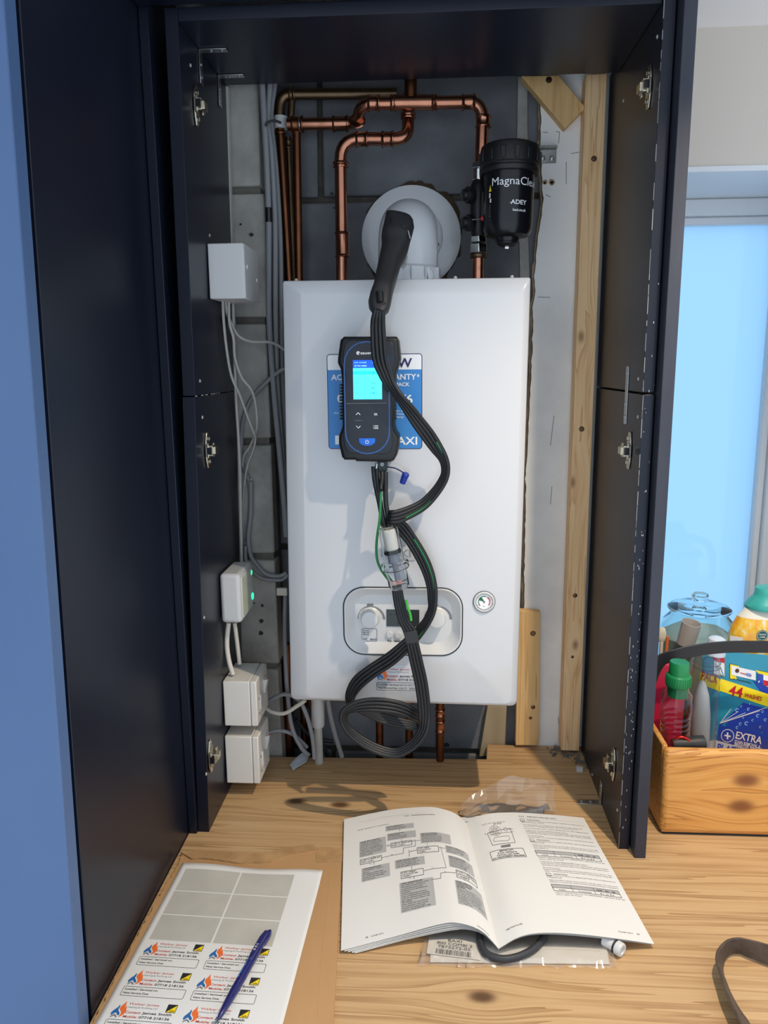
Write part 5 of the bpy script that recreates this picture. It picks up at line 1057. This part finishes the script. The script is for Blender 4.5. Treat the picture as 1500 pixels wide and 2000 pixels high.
for k in range(4):
    for c0 in (.0105, .1015):
        s_ = part('sticker', MB().grid(lambda u, v: sh(c0-.0005+.0815*u, .1640+.0505*k+.0485*v, 1), 6, 4), PAPER, sheet, ang=3, fix=False)
        sp_ = Print(lambda a, b, l=0: sh(a, -b, 1+l*.4)); service(sp_, c0, -(.1655+.0505*k), .985); sp_.done(s_)
pa, pe = PZ(424, 1994, .0125), PZ(524.5, 1817, .0125); pd = (pe-pa).normalized(); PL = (pe-pa).length
NB = mat('pen_navy', (36, 38, 98), .28, coat=.3)
pen = thing('ballpoint_pen', pa, 'navy blue ballpoint pen lying across the label sheet', 'pen')
pa.z = pe.z = .0122
part('barrel', MB().lathe(pa, pd, [(.0008, 0), (.0012, .003), (.0022, .004), (.0040, .020), (.0050, .034), (.0053, .038), (.0050, .039), (.0054, .041), (.0056, .075), (.0054, .115), (.0052, PL-.020)], 24), NB, pen)
px_ = pd.cross(V((0, 0, 1))).normalized(); pu = V((0, 0, 1))
part('clip', MB().loft([[pa+pd*h+pu*(z+dz)+px_*(w_*s) for s, dz in ((-1, -.0012), (1, -.0012), (.8, .0014), (-.8, .0014))] for h, z, w_ in ((PL-.062, .0058, .002), (PL-.056, .0066, .0034), (PL-.04, .0068, .0038), (PL-.022, .0066, .0042), (PL-.006, .004, .003))]), NB, pen, bev=.0006)
part('push_cap', MB().loft([[pa+pd*h+px_*(off+w_*math.cos(t))+pu*(hh*math.sin(t)) for t in [k*math.pi/8 for k in range(16)]] for h, off, w_, hh in ((PL-.024, 0, .0056, .0056), (PL-.018, .0, .0068, .0058), (PL-.010, .001, .0062, .0055), (PL-.004, .0022, .0042, .0045), (PL, .003, .0018, .0026))]), NB, pen)
pt = Print(lambda a, b, l=0: pa+pd*a+(px_*-math.sin(b/.0056)+pu*math.cos(b/.0056))*(.0056+.00015*l))
pt.text('Vaillant', .062, .0012, .034, .0034, mat('sky_ink', (60, 130, 220), .4), True, 2); pt.done(pen)
pt2 = Print(lambda a, b, l=0: pa+pd*a+px_*-b+pu*(.0084+.0001*l)); pt2.arc(PL-.046, 0, .0009, .0015, 0, 6, INKW, 1); pt2.arc(PL-.041, 0, .0009, .0015, 0, 6, INKW, 1); pt2.arc(PL-.036, 0, .0009, .0015, 1, 5.5, INKW, 1); pt2.done(pen, 'white_mark')
# leather strap, bottom right
sp2 = [((1560, 1870), (1556, 1912)), ((1500, 1845), (1498, 1884)), ((1460, 1834.5), (1460, 1869)), ((1440, 1832), (1444, 1862.5)), ((1420, 1837), (1428, 1863)), ((1404, 1853), (1416, 1872)), ((1399, 1869), (1411.5, 1888)), ((1402, 1885), (1412, 1903)), ((1408, 1904), (1418, 1920)), ((1416, 1931), (1427, 1942)), ((1433, 1970), (1445, 1974)), ((1446, 1997), (1462, 1998)), ((1465, 2040), (1482, 2040))]
Up = catmull([PZ(*t, .027) for t, _ in sp2], 5); Lo = catmull([PZ(*b_, .0035) for _, b_ in sp2], 5); rg = []
for i in range(len(Up)):
    t = (Up[min(i+1, len(Up)-1)]-Up[max(i-1, 0)]); nn = t.cross(Up[i]-Lo[i]).normalized()*.0016
    rg.append([Up[i]+nn, Lo[i]+nn, Lo[i]-nn, Up[i]-nn])
tag(part('leather_strap', MB().loft(rg), LEATHER, bev=.0006, ang=.9), 'worn dark leather strap looping in at the bottom right corner', 'strap')
# chips and crumbs by the right panel
cr = MB()
for _ in range(150):
    t = random.random(); c = PZ(1080+85*t+random.gauss(0, 10), 1463+38*t+random.gauss(0, 4)); s = abs(random.gauss(0, .0013))+.0005
    cr.hexa([c+V((x*s*random.uniform(.5, 1.3), y*s*random.uniform(.5, 1.3), z*s*random.uniform(.5, 1.2))) for z in (0, 1) for x, y in ((-1, -1), (1, -1), (1, 1), (-1, 1))])
o = tag(part('mortar_crumbs', cr, MORTAR, smooth=False), 'crumbs of mortar scattered on the worktop by the foot of the battens', 'crumbs'); o['kind'] = 'stuff'
ch = PZ(1132, 1503, .004); tag(part('plaster_chip', MB().hexa([ch+V((x*.006, y*.004, z)) for z, y0 in ((-.004, 0), (.006, .002)) for x, y in ((-1, -1), (1, -.8), (.9, 1), (-1.1, .9))]), WHITEP, bev=.0006), 'small white chip standing on the worktop beside the right navy panel', 'chip')
lm = PZ(1150, 1478, .003); tag(part('mortar_lump', MB().hexa([lm+V((x*.011, y*.006, z)) for z in (-.003, .008) for x, y in ((-1, -1), (.8, -1), (1, 1), (-.8, .7))]), MORTAR, bev=.002), 'lump of grey mortar at the foot of the long batten', 'rubble')

# ================================================================== crate and what is in it
X0, X1, Y0, Y1, ZT = .4315, .86, -.0431, .183, .1545
ct = thing('wooden_crate', (.64, .06, .003), 'honey-coloured pine crate with rounded corners and a black strap handle', 'crate')
part('front_board', MB().box(X0, X1, Y0, Y0+.020, .004, ZT), CRATE, ct, bev=.009, seg=4); part('back_board', MB().box(X0, X1, Y1-.02, Y1, .004, ZT), CRATE, ct, bev=.004)
part('end_board', MB().box(X0+.0015, X0+.0105, Y0+.0201, Y1-.0201, .004, ZT), CRATE, ct, bev=.003); part('end_board', MB().box(X1-.018, X1, Y0+.0201, Y1-.0201, .004, ZT), CRATE, ct, bev=.003)
part('base_board', MB().box(X0+.004, X1-.004, Y0+.005, Y1-.005, .0041, .012), CRATE, ct); part('felt_pad', MB().box(X0+.006, X1-.006, Y0+.006, Y1-.006, 0, .004), INK, ct)
hx_ = [(X0-.001, .10), (X0-.001, .20), (X0+.004, .235)]+[(PY(u, v, .070).x, PY(u, v, .070).z) for u, v in ((1290, 1291), (1320, 1279), (1360, 1270), (1400, 1265), (1450, 1263))]
xm_ = (X0+X1)/2; hx_ = [p for p in hx_ if p[0] < xm_-.01]; hx_ = hx_+[(2*xm_-p[0], p[1]) for p in hx_[::-1]]
hp_ = catmull([V((x, .070, z)) for x, z in hx_], 5)
rg = []
for i, p in enumerate(hp_):
    t = (hp_[min(i+1, len(hp_)-1)]-hp_[max(i-1, 0)]).normalized(); nn = V((-t.z, 0, t.x))*.0108
    rg.append([p+nn+V((0, -.0016, 0)), p+nn+V((0, .0016, 0)), p-nn+V((0, .0016, 0)), p-nn+V((0, -.0016, 0))])
part('strap_handle', MB().loft(rg), mat('black_handle', (40, 40, 44), .38), ct, bev=.0008, ang=.9)
FZ = .0125
# ribbed bottle with green cap
yb = .030; cx_ = PY(1320, 1400, yb).x; zz = lambda v, y=yb: PY(1318, v, y).z
gb = thing('green_capped_bottle', (cx_, yb, FZ), 'clear ribbed plastic bottle with a green cap at the left front of the crate', 'bottle')
z1, z2, z3, z4, z5 = zz(1292), zz(1317), zz(1337), zz(1352), zz(1380)
prof = [(.012, FZ), (.024, FZ+.002)]
z = FZ+.006
while z < z5-.012: prof += [(.0250, z), (.0255, z+.004), (.0238, z+.007)]; z += .010
prof += [(.0255, z5-.010), (.0258, z5), (.0248, z4-.004), (.0185, z4+.004), (.0175, z3-.002)]
part('body', MB().lathe((cx_, yb, 0), (0, 0, 1), prof+[(max(r-.0009, .003), h) for r, h in prof[::-1] if h > FZ+.001], 32), CLEAR, gb)
GC = mat('green_cap', (28, 128, 74), .35)
part('cap', MB().lathe((cx_, yb, 0), (0, 0, 1), [(.0195, z3-.002), (.0206, z3), (.0206, z2-.002), (.0192, z2), (.0165, z2+.001), (.0160, z1-.0015), (.0150, z1), (0, z1)], 40), GC, gb)
for k in range(30): t = k*2*math.pi/30; d = V((math.cos(t), math.sin(t), 0)); part('cap_rib', MB().obox(V((cx_, yb, (z2+z3)/2))+d*.0206, d.cross(V((0, 0, 1))), V((0, 0, 1)), d, .0008, (z2-z3)/2-.0025, .0006), GC, gb, smooth=False)
part('sleeve', MB().lathe((cx_, yb, 0), (0, 0, 1), [(.0160, z4-.006), (.0165, z4), (.0165, z3-.002)], 24), GC, gb, solid=.0006)
# clear bottle with white cap behind the handle
y2 = .110; c2 = PY(1372, 1400, y2).x; w2 = lambda v: PY(1372, v, y2).z
cb2 = thing('clear_bottle', (c2, y2, FZ), 'tall clear trigger bottle with a white cap behind the crate handle', 'bottle')
pr2 = [(.010, FZ), (.0245, FZ+.002), (.0255, FZ+.006), (.0255, w2(1325)), (.0245, w2(1312)), (.0235, w2(1306)), (.0228, w2(1302)), (.0245, w2(1300)), (.0228, w2(1297)), (.0228, w2(1294)), (.0245, w2(1292)), (.0228, w2(1289)), (.0215, w2(1284)), (.017, w2(1276))]
part('body', MB().lathe((c2, y2, 0), (0, 0, 1), pr2+[(r-.0010, h) for r, h in pr2[::-1] if h > FZ+.001], 36), CLEAR, cb2)
part('cap', MB().lathe((c2-.002, y2, 0), (.06, 0, 1), [(.0175, w2(1277)), (.0180, w2(1262)), (.0165, w2(1256)), (.0145, w2(1247)), (.009, w2(1243)), (0, w2(1242))], 30), mat('pale_white_cap', (208, 220, 236), .35), cb2)
part('liner', MB().lathe((c2+.003, y2+.004, 0), (-.03, 0, 1), [(.006, FZ+.003), (.0165, FZ+.006), (.0165, w2(1400)), (.013, w2(1360)), (.006, w2(1335)), (0, w2(1330))], 24), mat('milky_liner', (206, 210, 210), .5), cb2)
# detergent pouch
def pfy(u, v): return .152-.011*max(0, 1-((u-1455)/95)**2)*max(0, 1-((v-1385)/125)**2)+.0012*mnoise.noise((u*.05, v*.05, 2))
def pouch(a, b, l=0): return PY(a, -b, pfy(a, -b)-.0003*l)
po = thing('detergent_pouch', PY(1450, 1470, .11), 'blue and teal laundry capsule pouch with a yellow 44 washes band', 'pouch')
TE = mat('teal_film', (38, 146, 176), .28, coat=.3); BL2 = mat('royal_blue_film', (28, 68, 176), .28, coat=.3); YE = mat('yellow_film', (250, 226, 40), .35); RE = mat('red_film', (196, 26, 46), .4); SV = mat('silver_film', (196, 204, 214), .3)
def pq(u, v): x = 1372-6*v+(176+8*v)*u; y = 1268+16*u+(222)*v; return x, -y
fr_ = MB().grid(lambda u, v: pouch(*pq(u, v)), 24, 24); 
pf = part('front_film', fr_, TE, po, ang=3, fix=False); part('back_film', MB().grid(lambda u, v: PY(pq(u, v)[0], -pq(u, v)[1], .1525+.006*(1-(2*u-1)**2)*(1-(2*v-1)**2)), 12, 12), TE, po, ang=3, fix=False)
P_ = Print(pouch); T = -.235
def pline(x, y, dx, m, wd, lift=2): pass
def sub(poly, m, lift, n=10):
    """four-sided field, subdivided to follow the bulge"""
    a, b, c, d = [V((x, -y)) for x, y in poly]
    P_.mb(m).grid(lambda u, v: pouch(*(a.lerp(b, u).lerp(d.lerp(c, u), v)), lift), n, n)
sub(((1404, 1416), (1452, 1372), (1547, 1398), (1547, 1470)), BL2, 1); sub(((1404, 1416), (1480, 1436), (1547, 1470), (1398, 1462)), BL2, 1); sub(((1470, 1330), (1547, 1335), (1547, 1372), (1490, 1358)), BL2, 1)
sub(((1367, 1312), (1547, 1371), (1547, 1396), (1366, 1336)), YE, 2, 14); sub(((1366, 1448), (1400, 1446), (1547, 1486), (1366, 1482)), SV, 2)
def ptxt(s, x, y, w_, h, m, b=True, lift=4, ang=T): P_.text(s, x, -y, w_, h, m, b, lift, 0, ang)
ptxt('PACK', 1368, 1327, 36, 17, RE); ptxt('44', 1422, 1357, 27, 20, RE); ptxt('WASHES', 1453, 1361, 35, 8, RE)
for x in range(6): P_.line([(1406, -1413), (1428+14*x, -(1384-1.5*x*x+7*x))], 1.0, INKW, 3)
for x, y, r_ in ((1440, 1387, 4), (1448, 1380, 2.5), (1462, 1385, 3), (1480, 1398, 3.5), (1470, 1407, 2.5), (1458, 1413, 4), (1446, 1414, 3), (1440, 1421, 3), (1452, 1402, 2), (1490, 1390, 2.5), (1495, 1406, 3), (1485, 1420, 2.5), (1465, 1375, 2), (1520, 1410, 3), (1530, 1425, 4)): P_.arc(x, -y, r_*.55, r_, .4, 5.2, mat('bubble_print', (150, 196, 240), .3), 3, 10)
P_.disc(1421, -1437, 13, INKW, 3); P_.disc(1421, -1437, 11.6, BL2, 4); P_.line([(1415, -1436), (1427, -1438.5)], 3, INKW, 5); P_.line([(1421, -1430.5), (1421, -1444)], 3, INKW, 5)
ptxt('EXTRA', 1436, 1442, 52, 14, INKW, True, 5, -.22); ptxt('STAIN REMOVAL &', 1434, 1450, 52, 5.5, INKW, True, 5, -.22); ptxt('BRIGHTER WHITES*', 1434, 1456, 56, 6, INKW, True, 5, -.22)
ptxt('PLATINUM', 1400, 1465, 78, 13, BL2, True, 5, -.2)
def tile(x, y, w_, h, m, lift, s=.23): P_.poly([(x, -y), (x, -(y+h)), (x+w_, -(y+h+w_*s)), (x+w_, -(y+w_*s))], m, lift)
tile(1394, 1281, 22, 36, INKM, 3); tile(1395, 1282, 20, 34, INKW, 4); tile(1395, 1281.5, 20, 9, RE, 5); P_.line([(1399, -1316), (1406, -1300), (1413, -1320)], 2, TE, 5); P_.line([(1399, -1300), (1410, -1322)], 1.2, INK, 5)
tile(1425, 1296, 76, 30, INK, 3); tile(1426, 1297, 76, 28, YE, 4); tile(1429, 1300, 47, 18, INKW, 5); P_.disc(1440, -1310, 4, mat('brown_ink', (90, 54, 40), .6), 6); tile(1458, 1314, 9, 6, mat('pale_blue_ink', (120, 160, 220), .5), 6); P_.line([(1446, -1314), (1468, -1320)], 1.6, INKR, 6)
ptxt('www.keepcapsfromkids.eu', 1432, 1327, 36, 3.6, INK, True, 6); tile(1479, 1315, 12, 20, BL2, 6); tile(1491, 1318, 12, 10, INKW, 6); tile(1491, 1328, 12, 10, RE, 6); P_.line([(1481, -1333), (1490, -1322)], 2, INKW, 7)
P_.done(pf, 'printed_panel')
# red packet, green packet, torch and carabiner
q0, q1 = PY(1270, 1296, .12), PY(1334, 1466, .12)
tag(part('red_packet', MB().box(max(q0.x, X0+.022), q1.x, .120, .142, FZ, q0.z), mat('crimson_film', (188, 28, 66), .3), bev=.006, seg=3), 'crimson packet standing behind the green-capped bottle', 'packet')
q0, q1 = PY(1340, 1368, .14), PY(1360, 1466, .14)
tag(part('dark_green_packet', MB().box(q0.x, q1.x, .139, .149, FZ, q0.z), mat('dark_green_film', (14, 84, 66), .3), bev=.005, seg=3), 'narrow dark green packet between the two clear bottles', 'packet')
ta, tb = V((PY(1325, 1470, -.009).x, -.0095, .150)), PY(1374, 1451, -.006); td = (tb-ta).normalized()
to = thing('torch', ta, 'matt black torch lying in the crate with a red carabiner', 'torch'); TL_ = (tb-ta).length
part('body', MB().lathe(ta, td, [(.008, -.012), (.0105, -.006), (.0105, TL_*.5), (.0125, TL_*.6), (.0128, TL_), (.0112, TL_+.001), (.0105, TL_-.004), (0, TL_-.004)], 26), BLKM, to)
cc = PY(1331, 1458, -.012); rr = MB(); ring_ = [cc+V((math.cos(t)*.0145, -.002*math.cos(t), .002+math.sin(t)*.0150)) for t in [k*2*math.pi/20 for k in range(21)]]
tag(part('carabiner', MB().tube(ring_, .0024, 9), mat('red_anodised', (186, 32, 28), .25, .6)), 'glossy red carabiner ring on the torch, just above the crate front', 'carabiner')
# fabric conditioner bottle behind the crate
yc_ = .2185; cx3 = PY(1502, 1200, yc_).x; h3 = lambda v: PY(1502, v, yc_).z
fb_ = thing('conditioner_bottle', (cx3, yc_, 0), 'orange and white fabric conditioner bottle with a teal cap behind the crate', 'bottle')
sq = (.46, 1)
FLW = mottled('orange_flower_print', [(.32, (248, 244, 226)), (.42, (252, 206, 70)), (.6, (246, 164, 24)), (.75, (255, 226, 120))], 55, .25, stretch=(1, 1, .5), coat=.5)
bz = [(.072, h3(1262)), (.072, h3(1238)), (.068, h3(1222)), (.058, h3(1202)), (.044, h3(1186))]
part('body', MB().lathe((cx3, yc_, 0), (0, 0, 1), [(.055, .0), (.066, .004), (.072, .03), (.0722, h3(1262)), (.0722, h3(1236)), (.068, h3(1222)), (.058, h3(1202)), (.044, h3(1186)), (.04, h3(1182))], 40, sq=sq), FLW, fb_)
part('shoulder_label', MB().lathe((cx3, yc_, 0), (0, 0, 1), [(.0590, h3(1203)), (.0452, h3(1186.5)), (.043, h3(1184))], 40, sq=sq), mat('cream_film', (244, 242, 230), .3), fb_)
part('label_band', MB().lathe((cx3, yc_, 0), (.05, 0, 1), [(.0728, h3(1232)), (.0706, h3(1226)), (.0668, h3(1217))], 40, sq=sq), mat('dark_teal_film', (22, 88, 92), .3), fb_)
TC = mottled('teal_cap', [(.35, (58, 172, 164)), (.65, (84, 196, 188))], 8, .3)
part('cap', MB().lathe((cx3, yc_, 0), (0, 0, 1), [(.0455, h3(1186)), (.0465, h3(1182)), (.042, h3(1174)), (.0325, h3(1164)), (.0300, h3(1158)), (.0295, h3(1150)), (.0275, h3(1147)), (0, h3(1146))], 40, sq=(.8, 1)), TC, fb_)
bd = PY(1489, 1241, yc_-.0336); bq = Print(plane_fn(bd, (1, 0, 0), (0, 0, 1), .0004)); bq.disc(0, 0, .0105, MATS['dark_teal_film'], 1); bq.arc(0, 0, .0088, .0094, 0, 6.28, INKW, 2); bq.text('NUOVO', 0, .0005, .012, .003, INKW, True, 2, align='C'); bq.text('CARE', 0, -.0045, .010, .003, INKW, True, 2, align='C'); bq.done(fb_, 'printed_badge')
s0 = PY(1424, 1247, yc_-.021); part('price_tag', MB().obox(s0+V((.012, -.004, -.002)), V((.93, -.37, 0)), (0, 0, 1), (.37, .93, 0), .011, .007, .0008), PAPER, fb_)
# glass jar on the sill
yj = .365; cj = PY(1365, 1200, yj).x; hj = lambda v: PY(1365, v, yj).z; SZ = .0552
jar = thing('glass_jar', (cj, yj, SZ), 'round glass jar with a knobbed glass lid on the window sill', 'jar')
zl_ = hj(1190)
jp = [(.03, SZ), (.066, SZ+.001), (.074, SZ+.008), (.0785, SZ+.05), (.0785, zl_-.05), (.074, zl_-.030), (.062, zl_-.016), (.0575, zl_-.010), (.0575, zl_-.002)]
part('body', MB().lathe((cj, yj, 0), (0, 0, 1), jp+[(.0550, zl_-.002), (.0550, zl_-.010), (.0592, zl_-.018), (.071, zl_-.032), (.0757, zl_-.052), (.0757, SZ+.05), (.071, SZ+.010), (.03, SZ+.005), (0, SZ+.005)], 48), GLASS, jar)
part('lid', MB().lathe((cj, yj, 0), (0, 0, 1), [(0, zl_-.0), (.054, zl_-.0), (.0635, zl_+.0005), (.0645, zl_+.003), (.063, zl_+.006), (.050, zl_+.011), (.030, zl_+.016), (.012, zl_+.018), (.0105, zl_+.023), (.016, zl_+.027), (.0172, zl_+.031), (.015, zl_+.035), (0, zl_+.036)], 48), GLASS, jar)
part('powder', MB().lathe((cj, yj, 0), (0, 0, 1), [(0, SZ+.006), (.068, SZ+.007), (.0745, SZ+.04), (.0750, hj(1240)), (0, hj(1237))], 36), mat('cream_powder', (232, 228, 214), .9), jar)
ys_ = .272
ca_, cb_2 = PY(1337, 1262, ys_), PY(1342, 1212, ys_); sd = (cb_2-ca_).normalized()
sco = thing('measuring_scoop', ca_, 'small pearly grey measuring scoop in front of the glass jar', 'scoop')
part('bowl', MB().lathe(ca_, (sd+V((.12, -.15, 0))), [(0, .0), (.012, .001), (.0175, .006), (.0195, (cb_2-ca_).length), (.0182, (cb_2-ca_).length), (.0165, .008), (0, .003)], 28), mat('pearl_grey', (206, 198, 190), .28, .2), sco)
part('handle', MB().tube([ca_+V((0, 0, -.0)), V((ca_.x-.004, ys_, SZ+.004))], .0035, 10), mat('pearl_grey', (176, 164, 152)), sco)
sp3 = PY(1293, 1240, ys_); wsn = thing('wooden_spoon', sp3, 'beige oval-ended spoon standing left of the glass jar', 'spoon')
part('bowl', MB().lathe(sp3-V((0, 0, .017)), (0, 0, 1), [(0, 0), (.006, .003), (.0085, .012), (.0085, .022), (.006, .031), (0, .034)], 20, sq=(.4, 1)), mat('beige_wood', (226, 214, 190), .6), wsn); part('handle', MB().tube([sp3-V((0, 0, .015)), V((sp3.x, ys_, SZ))], .0035, 10), MATS['beige_wood'], wsn)
q = PY(1304, 1243, .285); tag(part('orange_stick', MB().tube([q, V((q.x-.004, .285, SZ))], [.0030, .0050], 12), mat('orange_plastic', (240, 120, 60), .4)), 'bright orange stick between the beige spoon and the scoop', 'stick')
